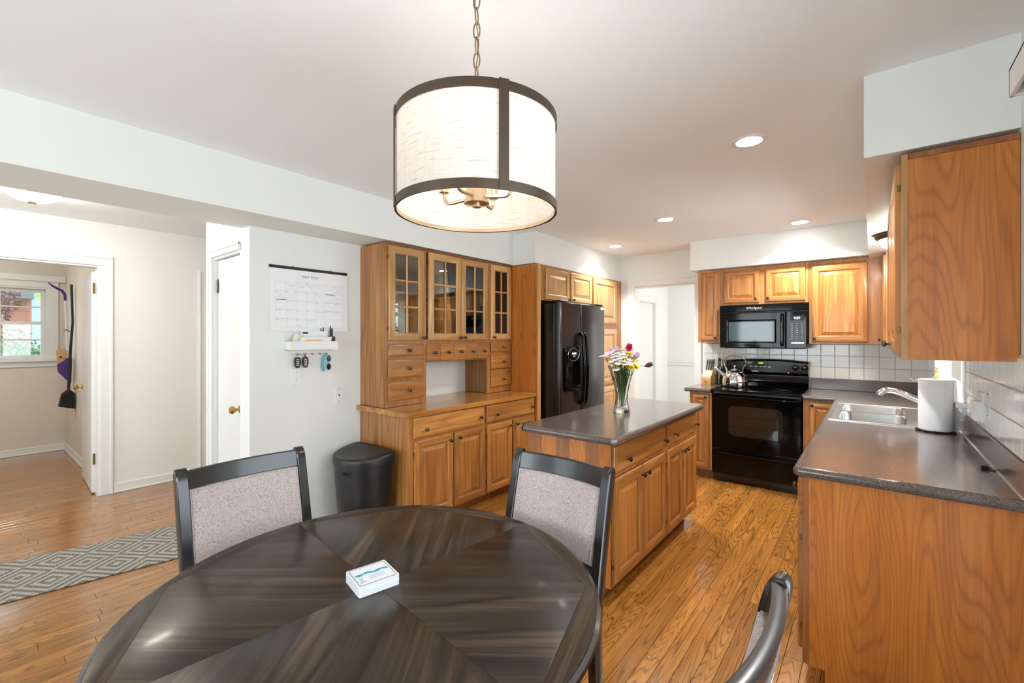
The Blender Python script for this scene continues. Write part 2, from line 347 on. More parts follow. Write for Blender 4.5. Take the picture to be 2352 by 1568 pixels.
# room behind the second hall opening, and the room past the back doorway
wall_x('wall_side_room', -7.2, -7.1, 1.0, 3.1, [], 'cream_paint'); wall_y('wall_side_room_end', 3.0, 3.1, -7.1, XF - .12, [], 'cream_paint')
wall_y('wall_next_room', 8.2, 8.32, -4.2, 0.6, [], 'far_paint')
wall_x('wall_next_room_left', -3.04, -2.92, YB + .12, 8.2, [(6.58, 7.55, 0.0, 2.03)], 'far_paint'); wall_x('wall_next_room_right', -.45, -.33, YB + .12, 8.2, [], 'far_paint')
struct('ceiling', MB().box(XM - .2, XR + .14, YS - .14, 8.4, CEIL, CEIL + .1), 'ceiling_paint')
struct('beam', MB().box(-3.305, -2.84, YS, 3.555, 2.165, CEIL), 'paint')
struct('trim_soffit_fridge', MB().box(XL, -2.566, 3.555, YB, SOF, CEIL), 'paint')
struct('trim_soffit_range', MB().box(-1.555, -.027, 5.05, YB, SOF, CEIL), 'paint')
struct('trim_soffit_sink', MB().box(-.027, XR, 2.275, YB, 2.145, CEIL), 'paint')

# floor slab with separate oak strips
floor = struct('floor', MB().box(XM - .2, XR + .14, YS - .14, 5.6, -.08, -.006), 'dark_gap')
struct('floor_next_room', MB().box(-4.2, .6, 5.6, 8.4, -.08, 0), 'carpet')
BLK = [(-1.62, -1.08, 2.2, 3.64, 0, .9), (-.22, .39, 2.15, 5.4, 0, .9), (-3.19, -2.57, 2.04, 5.4, 0, .9), (-1.5, -.49, 4.75, 5.4, 0, .9), (-1.5, -.62, .3, 1.17, .7, .75), (-3.3, -3.19, 1.3, 5, 0, 2), (-4, -3.3, 1.22, 3, 0, 2)]
def blocked(p):
    d = CAM - Vector(p)
    for b_ in BLK:
        t0, t1 = 0.001, 1.0
        for i in range(3):
            lo, hi = b_[2 * i], b_[2 * i + 1]
            if abs(d[i]) < 1e-9:
                if not lo <= p[i] <= hi: t0 = 2
                continue
            a, c_ = (lo - p[i]) / d[i], (hi - p[i]) / d[i]
            if a > c_: a, c_ = c_, a
            t0 = max(t0, a); t1 = min(t1, c_)
        if t0 < t1: return True
    return False
PW = .07; planks = []; x = XM - .1; row = 0
while x < XR:
    y = YS - random.random() * .8
    while y < YB + .1:
        ln = random.uniform(.42, 1.15); planks.append((x, min(x + PW, XR + .05), max(y, YS), min(y + ln, YB + .12))); y += ln
    x += PW
def plank_score(p):
    s = 0
    for fy in (.1, .3, .5, .7, .9):
        q = (p[0] + PW / 2, p[2] + (p[3] - p[2]) * fy, 0); r_ = proj(q)
        if r_ and -20 < r_[0] < 2372 and 700 < r_[1] < 1590 and not blocked(q): s += (p[3] - p[2]) * 1e5 / r_[2] ** 2
    if p[0] < XF - .1 and not (p[2] < .83): s = 0
    return s
planks = [p for p in planks if p[3] - p[2] > .05]
planks.sort(key=plank_score, reverse=True)
def plank_geo(p, vs_, fs):
    g, c_ = .0007, .0012; n = len(vs_); x0, x1, y0, y1 = p[0] + g, p[1] - g, p[2] + g, p[3] - g
    vs_ += [(x0, y0, -.008), (x1, y0, -.008), (x1, y1, -.008), (x0, y1, -.008), (x0, y0, -c_), (x1, y0, -c_), (x1, y1, -c_), (x0, y1, -c_), (x0 + c_, y0 + c_, 0), (x1 - c_, y0 + c_, 0), (x1 - c_, y1 - c_, 0), (x0 + c_, y1 - c_, 0)]
    for k in range(4):
        j = (k + 1) % 4; fs.append((n + k, n + j, n + 4 + j, n + 4 + k)); fs.append((n + 4 + k, n + 4 + j, n + 8 + j, n + 8 + k))
    fs.append((n + 8, n + 9, n + 10, n + 11))
def plank_mesh(name, ps):
    vs_, fs, tn = [], [], []
    for p in ps: plank_geo(p, vs_, fs); tn += [random.random()] * 12
    me = bpy.data.meshes.new(name); me.from_pydata(vs_, [], fs); me.materials.append(MATS['floor_oak'])
    at = me.attributes.new('tint', 'FLOAT', 'POINT'); at.data.foreach_set('value', tn); me.update(); return me
for p in planks[:300]: link('plank', plank_mesh('plank', [p]), floor)
tag(link('planks', plank_mesh('planks', planks[300:]), floor), kind='stuff')

# trims, casings, baseboards
def casing_x(name, x, s, ya, yb, zt, wd=.09, legs=(1, 1), z0=0.0):      # door casing lying on a wall of constant x, proud toward s
    m = MB(); t = .018 * s
    if legs[0]: m.cbox(x, x + t, ya - wd, ya, z0, zt, c=.003); m.cbox(x + t * .3, x + t * 1.4, ya - wd - .001, ya - wd + .02, z0, zt + wd - .0205, c=.003)
    if legs[1]: m.cbox(x, x + t, yb, yb + wd, z0, zt, c=.003); m.cbox(x + t * .3, x + t * 1.4, yb + wd - .02, yb + wd + .001, z0, zt + wd - .0205, c=.003)
    m.cbox(x, x + t, ya - wd * legs[0], yb + wd * legs[1], zt, zt + wd, c=.003); m.cbox(x + t * .3, x + t * 1.4, ya - wd * legs[0] - .001, yb + wd * legs[1] + .001, zt + wd - .02, zt + wd + .001, c=.003)
    m.box(x - .0005 * s, x - .121 * s, ya - .001, ya + .015, z0, zt - .015); m.box(x - .0005 * s, x - .121 * s, yb - .015, yb + .001, z0, zt - .015); m.box(x - .0005 * s, x - .121 * s, ya - .001, yb + .001, zt - .015, zt + .001)
    return struct(name, m, 'trim_white')
def casing_y(name, y, s, xa, xb, zt, wd=.09, legs=(1, 1)):
    m = MB(); t = .018 * s
    if legs[0]: m.cbox(xa - wd, xa, y, y + t, 0, zt, c=.003); m.cbox(xa - wd - .001, xa - wd + .02, y + t * .3, y + t * 1.4, 0, zt + wd - .0205, c=.003)
    if legs[1]: m.cbox(xb, xb + wd, y, y + t, 0, zt, c=.003)
    m.cbox(xa - wd * legs[0], xb + wd * legs[1], y, y + t, zt, zt + wd, c=.003); m.cbox(xa - wd * legs[0] - .001, xb + wd * legs[1], y + t * .3, y + t * 1.4, zt + wd - .02, zt + wd + .001, c=.003)
    m.box(xa - .001, xa + .015, y - .0005 * s, y - .121 * s, 0, zt - .015); m.box(xb - .015, xb + .001, y - .0005 * s, y - .121 * s, 0, zt - .015); m.box(xa - .001, xb + .001, y - .0005 * s, y - .121 * s, zt - .015, zt + .001)
    return struct(name, m, 'trim_white')
casing_x('trim_1', XF, 1, MD[0], MD[1], MD[3], .088)
casing_x('trim_2', XF, 1, HD[0], HD[1], HD[3], .075)
casing_y('trim_3', YB, -1, BD[0], BD[1], BD[3], .085, (1, 0))
struct('trim_4', MB().cbox(BD[1], BD[1] + .068, YB, YB - .018, 0, BD[3] + .085, c=.003), 'trim_white')
casing_y('trim_5', 1.22, -1, CD[0], CD[1], CD[3], .055, (1, 0))
casing_x('trim_6', -2.92, 1, 6.58, 7.55, 2.03, .1)
struct('trim_7', MB().cbox(-2.92, -.45, 8.18, 8.2, .93, .99, c=.006).cbox(-2.92, -.45, 8.17, 8.2, .985, 1.0, c=.004), 'trim_white')
def base_x(name, x, s, ya, yb): return struct(name, MB().cbox(x, x + .014 * s, ya, yb, 0.004, .085, c=.004).cbox(x, x + .022 * s, ya, yb, .0, .018, c=.004), 'trim_white')
def base_y(name, y, s, xa, xb): return struct(name, MB().cbox(xa, xb, y, y + .014 * s, 0.004, .085, c=.004).cbox(xa, xb, y, y + .022 * s, .0, .018, c=.004), 'trim_white')
base_x('baseboard_far', XF, 1, MD[1] + .09, HD[0] - .077); base_x('baseboard_mudroom', XM, 1, -1.2, .905); base_y('baseboard_mudroom_right', .905, -1, XM, XF - .12)
base_x('baseboard_left', XL, 1, 1.22, 2.02); base_y('baseboard_next_room', 8.2, -1, -2.92, -.45); base_x('baseboard_far_left', XF, 1, YS, MD[0] - .09)

# doors
def hinge(par, loc, rz, mat='antique_brass'):
    m = MB(); m.cbox(-.032, .0, -.003, .0, -.05, .05, c=.001); m.cbox(0.0, .03, -.003, 0, -.05, .05, c=.001)
    m.lathe([(.006, -.052), (.006, .052)], 10)
    return m.build('hinge', mat, par, loc, (0, 0, rz))
def doorknob(par, loc, rz, mat='brass'):
    m = MB().lathe([(.028, 0), (.028, .006), (.012, .01), (.01, .03), (.022, .038), (.028, .052), (.022, .066), (.005, .07)], 20, axis='Y')
    return m.build('doorknob', mat, par, loc, (0, 0, rz))
d1 = thing('door_1', None, None, (XF - .10, .828, 0), R(90 + 87)); d1['kind'] = 'structure'
MB().cbox(0.0, .80, 0, .038, .012, 2.05, c=.003).build('leaf', 'door_white', d1)
for z in (.32, 1.88): hinge(d1, (-.004, .0, z), R(90))
doorknob(d1, (.735, 0, .93), 0); doorknob(d1, (.735, .038, .93), R(180))
d2 = thing('door_2', None, None, (CD[0] + .016, 1.245, 0)); d2['kind'] = 'structure'
MB().cbox(0, .478, 0, .035, .012, 2.006, c=.003).build('leaf', 'door_white', d2)
for z in (1.815, .3): hinge(d2, (-.006, -.004, z), 0)
doorknob(d2, (.425, 0, .935), 0)
d3 = thing('door_3', None, None, (-2.94, 6.596, 0)); d3['kind'] = 'structure'
MB().cbox(-.04, 0, 0, .937, .012, 2.012, c=.003).cbox(0, .006, .12, .82, .2, .9, c=.004).cbox(0, .006, .12, .82, 1.05, 1.9, c=.004).build('leaf', 'door_white', d3)

# ------------------------------------------------------------------ windows
def window(name, x, s, ya, yb, za, zb, cols, rows_per, casing=.1, sill=True):
    """double-hung window in a wall of constant x; s = direction into the room"""
    t = thing(name, None, None, (x, 0, 0)); t['kind'] = 'structure'
    m = MB(); tk = .016 * s
    m.cbox(0, tk, ya - casing, ya, za - .007, zb, c=.003).cbox(0, tk, yb, yb + casing, za - .007, zb, c=.003).cbox(0, tk, ya - casing, yb + casing, zb, zb + casing, c=.003)
    m.cbox(0, tk, ya - casing, yb + casing, za - .1, za - .03, c=.003)
    m.build('casing', 'trim_white', t)
    MB().cbox(-.001 * s, .05 * s, ya - casing - .015, yb + casing + .015, za - .035, za - .008, c=.004).build('window_sill', 'trim_white', t)
    j = MB(); d = -.13 * s
    for a, b_ in ((ya - .002, ya + .02), (yb - .02, yb + .002)): j.box(d, -.001 * s, a, b_, za + .004, zb - .02)
    j.box(d, -.001 * s, ya - .002, yb + .002, zb - .02, zb + .002); j.box(d, -.001 * s, ya - .002, yb + .002, za - .006, za + .004); j.build('jamb', 'trim_white', t)
    zm = (za + zb) / 2
    for z0, z1, dx in ((za + .005, zm + .02, -.045), (zm - .02, zb - .021, -.0765)):
        X0, X1 = dx * s, (dx - .03) * s; st = .04; A, B = ya + .02, yb - .02
        sh = MB().cbox(X0, X1, A, A + st, z0, z1, c=.003).cbox(X0, X1, B - st, B, z0, z1, c=.003).cbox(X0, X1, A + st, B - st, z0, z0 + st, c=.003).cbox(X0, X1, A + st, B - st, z1 - st, z1, c=.003).build('sash', 'trim_white', t)
        gw, gh = (B - A - 2 * st) / cols, (z1 - z0 - 2 * st) / rows_per
        for i in range(1, cols): MB().cbox(X0 - .006 * s, X1 + .006 * s, A + st + gw * i - .008, A + st + gw * i + .008, z0 + st, z1 - st, c=.002).build('muntin', 'trim_white', sh)
        for k in range(1, rows_per): MB().cbox(X0 - .006 * s, X1 + .006 * s, A + st, B - st, z0 + st + gh * k - .008, z0 + st + gh * k + .008, c=.002).build('muntin', 'trim_white', sh)
        for i in range(cols):
            for k in range(rows_per): MB().box((X0 + X1) / 2 - .001, (X0 + X1) / 2 + .001, A + st + gw * i, A + st + gw * (i + 1), z0 + st + gh * k, z0 + st + gh * (k + 1)).build('pane', 'pane_glass', sh, smooth=False)
    return t
w1 = window('window_1', XM, 1, WIN1[0], WIN1[1], WIN1[2], WIN1[3], 2, 2, .09)
MB().cbox(.005, .05, -.2, .9, 2.125, 2.2, c=.004).build('blind_valance', 'trim_white', w1)
w2 = window('window_2', XR, -1, WIN2[0], WIN2[1], WIN2[2], WIN2[3], 2, 1, .075)
# patio door beside the dining table with its cornice, dining window and glazed front door behind the camera
w3 = thing('window_3', None, None, (XR, 0, 0)); w3['kind'] = 'structure'
fr = MB()
for a, b_ in ((PATIO[0], PATIO[0] + .06), (PATIO[1] - .06, PATIO[1]), (.705, .765)): fr.box(.02, .10, a, b_, .02, 2.07)
fr.box(.02, .10, PATIO[0], PATIO[1], .02, .1); fr.box(.02, .10, PATIO[0], PATIO[1], 2.0, 2.07); fr.build('frame', 'trim_white', w3)
for a, b_ in ((PATIO[0] + .06, .705), (.765, PATIO[1] - .06)): MB().box(.058, .062, a, b_, .1, 2.0).build('pane', 'pane_glass', w3, smooth=False)
co = MB().cbox(-.095, -.085, -1.3, 1.866, 2.105, 2.185, c=.002).cbox(-.095, 0, 1.856, 1.866, 2.105, 2.185, c=.002).cbox(-.095, 0, -1.3, 1.866, 2.175, 2.185, c=.002)
co.build('cornice', 'trim_white', w3)
MB().cbox(-.075, -.02, -1.28, 1.83, 2.115, 2.16, c=.004).build('blind_head', 'steel', w3)
def simple_glazing(name, xa, xb, za, zb, n):
    t = thing(name, None, None, (0, YS, 0)); t['kind'] = 'structure'; m = MB(); wd = (xb - xa) / n
    m.box(xa, xb, -.1, -.04, za, za + .05).box(xa, xb, -.1, -.04, zb - .05, zb)
    for i in range(n + 1): m.box(max(xa, xa + wd * i - .03), min(xb, xa + wd * i + .03), -.1, -.04, za, zb)
    m.build('frame', 'trim_white', t)
    for i in range(n): MB().box(xa + wd * i + .03, xa + wd * (i + 1) - .03, -.072, -.068, za + .05, zb - .05).build('pane', 'pane_glass', t, smooth=False)
simple_glazing('window_4', DW[0], DW[1], DW[2], DW[3], 3); simple_glazing('window_5', FDR[0], FDR[1], FDR[2], FDR[3], 2)

# ------------------------------------------------------------------ wall tiles
def tile_mesh(wd, ht):
    m = MB(); a, b_ = wd / 2, ht / 2; g, c_ = .0016, .0025
    def rg(i, y): return [(-a + i, y, -b_ + i), (a - i, y, -b_ + i), (a - i, y, b_ - i), (-a + i, y, b_ - i)]
    m.loft([rg(g, 0), rg(g, -.004), rg(g + c_, -.006)], True, False, True)
    o = m.build('tile', 'tile'); me = o.data; bpy.data.objects.remove(o); return me
TP = .1135; tm = tile_mesh(TP, TP)
MB().box(-1.55, .395, YB - .0045, YB, 1.02, 1.37).build('grout_bed', 'grout', wall_back)
MB().box(XR - .0045, XR, 2.14, 3.35, 1.02, 1.37).box(XR - .0045, XR, 4.82, YB, 1.02, 1.37).build('grout_bed', 'grout', wall_right)
for k in range(3):
    z = 1.022 + TP * (k + .5)
    for i in range(17):
        xx = -1.551 + TP * (i + .5) + .012
        if xx + TP / 2 < .41: link('tile', tm, wall_back, (xx, YB - .004, z))
    for i in range(11):
        yy = 3.35 - TP * (i + .5)
        if yy - TP / 2 > 2.09: link('tile', tm, wall_right, (XR - .004, yy, z), (0, 0, R(-90)))
    for i in range(5): link('tile', tm, wall_right, (XR - .004, 4.885 + TP * (i + .5), z), (0, 0, R(-90)))

# ------------------------------------------------------------------ cabinet makers (local frame: x across, -y to the front, z up)
KNOB = None
def knob(par, x, z, y=-.02):
    global KNOB
    if KNOB is None:
        o = MB().lathe([(.008, 0), (.0075, .004), (.005, .007), (.005, .014), (.011, .018), (.0145, .022), (.0135, .027), (.008, .0305), (.001, .0315)], 14, axis='Y').build('knob', 'pewter'); KNOB = o.data; bpy.data.objects.remove(o)
    return link('knob', KNOB, par, (x, y, z))
def frame_rings(W, H, prof):
    return [[(i, -d, i), (W - i, -d, i), (W - i, -d, H - i), (i, -d, H - i)] for i, d in prof]
def rect_loft(m, rings, cap, horiz=0, vert=0, capmi=0):
    b = len(m.v)
    for r in rings: m.v += r
    for k in range(len(rings) - 1):
        for i in range(4):
            j = (i + 1) % 4; m.f.append((b + 4 * k + i, b + 4 * k + j, b + 4 * k + 4 + j, b + 4 * k + 4 + i)); m.mi.append(horiz if i % 2 == 0 else vert)
    if cap: n = b + 4 * (len(rings) - 1); m.f.append((n, n + 1, n + 2, n + 3)); m.mi.append(capmi)
def hinge_pins(d, side, W, H):
    x_ = -.002 if side < 0 else W + .002
    for z in (.09, H - .09): MB().cbox(x_ - .003, x_ + .003, -.012, -.001, z - .012, z + .012, c=.001).build('hinge', 'antique_brass', d)
def door(par, x0, x1, z0, z1, yf, knobs=(), S=.055, mats=('oak', 'oak_x'), hs=0):
    W, H, T = x1 - x0, z1 - z0, .02; S = min(S, W * .3)
    m = MB(); rect_loft(m, frame_rings(W, H, [(0, 0), (0, .012), (.003, .017), (.009, T), (S - .012, T), (S - .004, .0165), (S, .012), (S, .004)]), False, 1, 0)
    d = m.build('door', mats, par, (x0, yf, z0), ang=28)
    p = MB(); rect_loft(p, frame_rings(W, H, [(S - .001, .008), (S + .006, .0075), (S + min(.034, W * .12), .0165), (S + min(.036, W * .125), .0175)]), True, 0, 0)
    p.build('panel', mats[0], d, ang=12)
    for kx, kz in knobs: knob(d, kx - x0, kz - z0)
    if hs: hinge_pins(d, hs, W, H)
    return d
def drawer(par, x0, x1, z0, z1, yf, knobs=(), mat='oak_x', T=.02):
    W, H = x1 - x0, z1 - z0; m = MB(); e = .012
    rect_loft(m, frame_rings(W, H, [(0, 0), (0, .010), (.004, .0145), (e, .0165), (e + .002, T)]), True)
    d = m.build('drawer', mat, par, (x0, yf, z0), ang=20)
    for kx, kz in knobs: knob(d, kx - x0, kz - z0)
    return d
def glass_door(par, x0, x1, z0, z1, yf, kn, S=.06, mats=('oak_pale', 'oak_pale_x'), hs=0):
    W, H, T = x1 - x0, z1 - z0, .02
    m = MB(); rect_loft(m, frame_rings(W, H, [(0, 0), (0, .012), (.003, .017), (.009, T), (S - .006, T), (S, .014), (S, 0)]), False, 1, 0)
    d = m.build('door', mats, par, (x0, yf, z0), ang=28)
    MB().cbox(W / 2 - .008, W / 2 + .008, -.018, -.006, S, H - S, c=.003).build('muntin', mats[0], d)
    gh = (H - 2 * S) / 3; gw = (W - 2 * S) / 2
    for k in (1, 2): MB().cbox(S, W - S, -.0175, -.0065, S + gh * k - .008, S + gh * k + .008, c=.003).build('muntin', mats[1], d)
    for i in range(2):
        for k in range(3): MB().box(S + gw * i, S + gw * (i + 1), -.0075, -.0055, S + gh * k, S + gh * (k + 1)).build('pane', 'cabinet_glass', d, smooth=False)
    knob(d, kn[0] - x0, kn[1] - z0)
    if hs: hinge_pins(d, hs, W, H)
    return d

# ------------------------------------------------------------------ hutch on the left wall (local x = world y - 2.04, front toward +X)
HX, HY = XL + .002, 2.04
def hut(name, label, cat='cabinet', z=0): return thing(name, label, cat, (HX, HY, z), R(90))
h = hut('hutch_cabinet', 'oak glass-doored hutch cabinet with small spice drawers standing on its wooden counter')
zb, zt, D = .897, 2.150, .302
cm = MB()
cm.box(0, .019, 0, -D, zb, zt).box(.362, .38, 0, -D, zb, zt).box(1.184, 1.202, 0, -D, zb, zt).box(1.489, 1.508, 0, -D, zb, zt)
cm.box(.019, 1.489, 0, -D, zt - .02, zt - .001).box(.019, .362, -.001, -D, 1.392, 1.408).box(.38, 1.184, -.001, -D, 1.392, 1.406).box(.38, 1.184, -.001, -D, 1.225, 1.24).box(1.202, 1.489, -.001, -D, 1.392, 1.408)
cm.box(.019, .362, -.001, -.007, zb, zt - .02).box(.38, 1.184, -.001, -.007, 1.24, zt - .02).box(1.202, 1.489, -.001, -.007, zb, zt - .02)
cm.build('carcass', 'oak', h)
ff = MB(); y0, y1 = -D, -.32
for a, b_ in ((0, .03), (.355, .402), (1.152, 1.2), (1.492, 1.508)): ff.cbox(a, b_, y0, y1, zb, zt, c=.0015)
for a, b_ in ((.03, .355), (1.2, 1.492)):
    for c0, c1 in ((zb, .955), (1.08, 1.122), (1.252, 1.295), (1.37, 1.42), (2.128, zt)): ff.cbox(a, b_, y0, y1, c0, c1, c=.0015)
for c0, c1 in ((1.225, 1.243), (1.372, 1.42), (2.128, zt)): ff.cbox(.402, 1.152, y0, y1, c0, c1, c=.0015)
ff.build('face_frame', 'oak', h)
part('end_panel', 'hickory', h, (-.004, 0, 0, -.315, zb, zt), c=.001)
part('niche_side', 'hickory', h, (1.178, 1.184, 0, -D, zb, 1.225), c=.001)
for x0, x1, z in ((.019, .362, 1.605), (.38, 1.184, 1.58), (.38, 1.184, 1.76), (1.202, 1.489, 1.605), (.019, .362, 1.86), (1.202, 1.489, 1.86)): MB().cbox(x0, x1, -.012, -.27, z, z + .018, c=.002).build('shelf', 'oak_pale_x', h)
yf = -.32
glass_door(h, .025, .367, 1.408, 2.135, yf, (.347, 1.428), hs=-1); glass_door(h, .416, .791, 1.407, 2.137, yf, (.768, 1.43), hs=-1); glass_door(h, .793, 1.147, 1.407, 2.137, yf, (.82, 1.43)); glass_door(h, 1.193, 1.503, 1.41, 2.137, yf, (1.222, 1.435))
for z0, z1 in ((1.286, 1.377), (1.114, 1.26), (.946, 1.087)): drawer(h, .025, .367, z0, z1, yf, [(.205, (z0 + z1) / 2)])
for z0, z1 in ((1.292, 1.382), (1.127, 1.265), (.951, 1.095)): drawer(h, 1.199, 1.503, z0, z1, yf, [(1.365, (z0 + z1) / 2)])
for i in range(5):
    a = .397 + i * .1536; dd_ = MB().cbox(a + .002, a + .1516, 0, -.016, 1.236, 1.38, c=.003).build('drawer', 'oak_x', h, (0, yf, 0))
    knob(dd_, a + .077, 1.305, -.016)
MB().cbox(-.012, 1.508, -.315, -.336, zt - .006, zt + .004, c=.002).build('top_moulding', 'veneer_dark', h)
wt = hut('hutch_worktop', 'thick honey-coloured wooden counter of the hutch', 'worktop')
for i in range(5):
    MB().cbox(-.04, 1.512, -.645 + i * .129, -.645 + (i + 1) * .129 - .0002, .858, .895, c=.0015 if 0 < i else .004).build('plank', 'butcher', wt)
def base_unit(name, label, x0, x1, drs, doors, depth=.615, toe=.09, top=.857, mk=hut, side=None, mats=('oak', 'oak_x')):
    t = mk(name, label); m = MB()
    m.box(x0, x1, 0, -depth + .02, toe, top).box(x0 + .002, x1 - .002, 0, -depth + .075, 0.001, toe); m.build('carcass', mats[0], t)
    f = MB(); y0, y1 = -depth + .02, -depth
    xs = [x0, x0 + .03, x1 - .03, x1]; f.cbox(x0, x0 + .03, y0, y1, toe, top, c=.0015).cbox(x1 - .03, x1, y0, y1, toe, top, c=.0015)
    for c0, c1 in ((toe, toe + .03), (.675, .715), (top - .025, top)): f.cbox(x0 + .03, x1 - .03, y0, y1, c0, c1, c=.0015)
    if len(doors) > 1: xm = (doors[0][1] + doors[1][0]) / 2; f.cbox(xm - .02, xm + .02, y0, y1, toe + .03, .675, c=.0015)
    f.build('face_frame', mats[0], t)
    part('toe_kick', 'veneer_dark', t, (x0 + .002, x1 - .002, -depth + .078, -depth + .072, .001, toe))
    for (a, b_, c0, c1, kn) in drs: drawer(t, a, b_, c0, c1, -depth, kn, mats[1])
    for (a, b_, c0, c1, kn, hs) in doors: door(t, a, b_, c0, c1, -depth, kn, mats=mats, hs=hs)
    return t
t = base_unit('hutch_base_cabinet', 'oak base cabinet under the hutch counter, beside the black trash can', 0, .79, [(.027, .771, .698, .85, [(.13, .757), (.717, .766)])],
              [(.031, .408, .105, .682, [(.371, .637)], -1), (.426, .777, .105, .682, [(.468, .641)], 0)])
for i in range(5): MB().cbox(-.006, 0, -.123 * i - .0005, -.123 * (i + 1) + .0005, .001, .857, c=.0008).build('board', 'hickory', t)
base_unit('hutch_base_cabinet', 'oak base cabinet under the hutch counter, beside the tall fridge panel', .79, 1.508, [(.804, 1.495, .70, .85, [(.923, .762), (1.44, .769)])],
          [(.81, 1.145, .105, .682, [(1.11, .641)], -1), (1.165, 1.495, .105, .682, [(1.2, .641)], 0)])

# tall fridge surround
t = hut('fridge_side_panel', 'tall plain oak panel closing the side of the refrigerator recess', 'panel')
part('panel', 'veneer', t, (1.516, 1.534, 0, -.64, .001, 2.152), c=.001); part('stile', 'oak_pale', t, (1.516, 1.56, -.64, -.66, .001, 2.152), c=.0015)
t = hut('over_fridge_cabinet', 'small two-door oak cabinet above the black refrigerator')
part('carcass', 'oak', t, (1.562, 2.59, 0, -.625, 1.80, 2.152)); part('face_frame', 'oak', t, (1.562, 2.59, -.626, -.645, 2.12, 2.152), (1.562, 2.59, -.626, -.645, 1.80, 1.825), (1.562, 1.65, -.626, -.645, 1.825, 2.12), (2.08, 2.13, -.626, -.645, 1.825, 2.12), (2.56, 2.59, -.626, -.645, 1.825, 2.12), c=.001)
door(t, 1.649, 2.093, 1.812, 2.125, -.645, [(2.06, 1.835)], mats=('oak_pale', 'oak_pale_x'), hs=-1); door(t, 2.119, 2.585, 1.812, 2.13, -.645, [(2.15, 1.835)], mats=('oak_pale', 'oak_pale_x'))
t = hut('pantry_cabinet', 'tall oak pantry cabinet between the refrigerator and the back doorway')
part('carcass', 'oak', t, (2.592, 3.30, 0, -.625, .09, 2.152), (2.6, 3.29, 0, -.56, .001, .09)); part('filler', 'oak', t, (3.301, 3.418, -.6, -.63, .001, 2.152)); part('face_frame', 'oak', t, (2.592, 2.625, -.626, -.645, .09, 2.152), (3.222, 3.30, -.626, -.645, .09, 2.152), (2.625, 3.222, -.626, -.645, 2.12, 2.152), (2.625, 3.222, -.626, -.645, 1.52, 1.6), (2.625, 3.222, -.626, -.645, .82, .88), (2.625, 3.222, -.626, -.645, .09, .12), c=.001)
for z0, z1, kz in ((1.595, 2.132, 1.63), (.86, 1.535, 1.45), (.105, .835, .79)): door(t, 2.622, 3.225, z0, z1, -.645, [(2.655, kz)], S=.07, mats=('oak_pale', 'oak_pale_x'))

# ------------------------------------------------------------------ refrigerator (local x = world y)
f = thing('refrigerator', 'black side-by-side refrigerator with ice dispenser and bowed handles', 'refrigerator', (XL, 0, 0), R(90))
Y0, Y1 = 3.642, 4.552
MB().cbox(Y0, Y1, -.05, -.79, .03, 1.765, c=.008).cbox(Y0 + .03, Y1 - .03, -.1, -.76, .001, .05, c=.004).build('cabinet', 'fridge_skin', f)
def fdoor(a, b_, hole=None):
    m = MB(); c_ = .018; y0, y1 = -.795, -.862
    def rg(i, y): return [(a + i, y, .075 + i * .6), (b_ - i, y, .075 + i * .6), (b_ - i, y, 1.776 - i * .6), (a + i, y, 1.776 - i * .6)]
    rings = [rg(0, y0), rg(0, y1 + c_), rg(.003, y1 + .008), rg(.008, y1 + .003), rg(.018, y1)]
    if not hole: m.loft(rings, True, True, True)
    else:
        m.loft(rings, True, True, False); xa, xb, za, zb_ = hole; X = [a + .018, xa, xb, b_ - .018]; Z = [.075 + .0108, za, zb_, 1.776 - .0108]
        for i in range(3):
            for k in range(3):
                if i == 1 and k == 1: continue
                m.add([(X[i], y1, Z[k]), (X[i + 1], y1, Z[k]), (X[i + 1], y1, Z[k + 1]), (X[i], y1, Z[k + 1])], [(0, 1, 2, 3)])
        q = [(xa, y1, za), (xb, y1, za), (xb, y1, zb_), (xa, y1, zb_)]; q2 = [(p[0], y1 + .055, p[2]) for p in q]; m.loft([q, q2], True, False, True)
    return m.build('door', 'fridge_skin', f)
dl = fdoor(Y0, 4.022, (3.745, 3.955, .95, 1.20)); dr = fdoor(4.03, Y1)
# dispenser bezel
bz = MB(); out = [(3.7 + .138 + x, 1.12 + z) for x, z in rrect(.285, .45, .05, 5)]; inn = [(3.85 + x, 1.075 + z) for x, z in rrect(.205, .245, .03, 5)]
top = [(x, -.884, z) for x, z in [(3.838 + (p[0] - 3.838) * .93, 1.12 + (p[1] - 1.12) * .95) for p in out]]
bz.loft([[(x, -.862, z) for x, z in out], [(x, -.876, z) for x, z in out], top, [(x, -.884, z) for x, z in inn], [(x, -.866, z) for x, z in inn]], True, False, False)
bzo = bz.build('dispenser_bezel', 'black_gloss', dl)
ov = [(3.838 + .105 * math.cos(a * PI / 16), 1.262 + .062 * math.sin(a * PI / 16)) for a in range(32)]
MB().prism(ov, -.885, -.890, 'Y').build('control_oval', 'black_gloss', bzo); MB().tube([(x, -.889, z) for x, z in ov], .002, 6, closed=True).build('oval_ring', 'steel', bzo)
for k in (-1, 0, 1): MB().lathe([(.008, 0), (.008, .003), (.002, .004)], 12, (3.845 + .026 * k, -.890, 1.272), 'Y').build('button', 'white_led', bzo)
MB().cbox(3.825, 3.865, -.8895, -.891, 1.242, 1.25, c=.0005).build('button', 'silver_print', bzo)
MB().cbox(3.745, 3.955, -.82, -.9, .905, .952, c=.014).build('drip_tray', 'black_gloss', bzo); MB().cbox(3.80, 3.9, -.83, -.85, 1.14, 1.2, c=.008).build('spout', 'black_plastic', bzo)
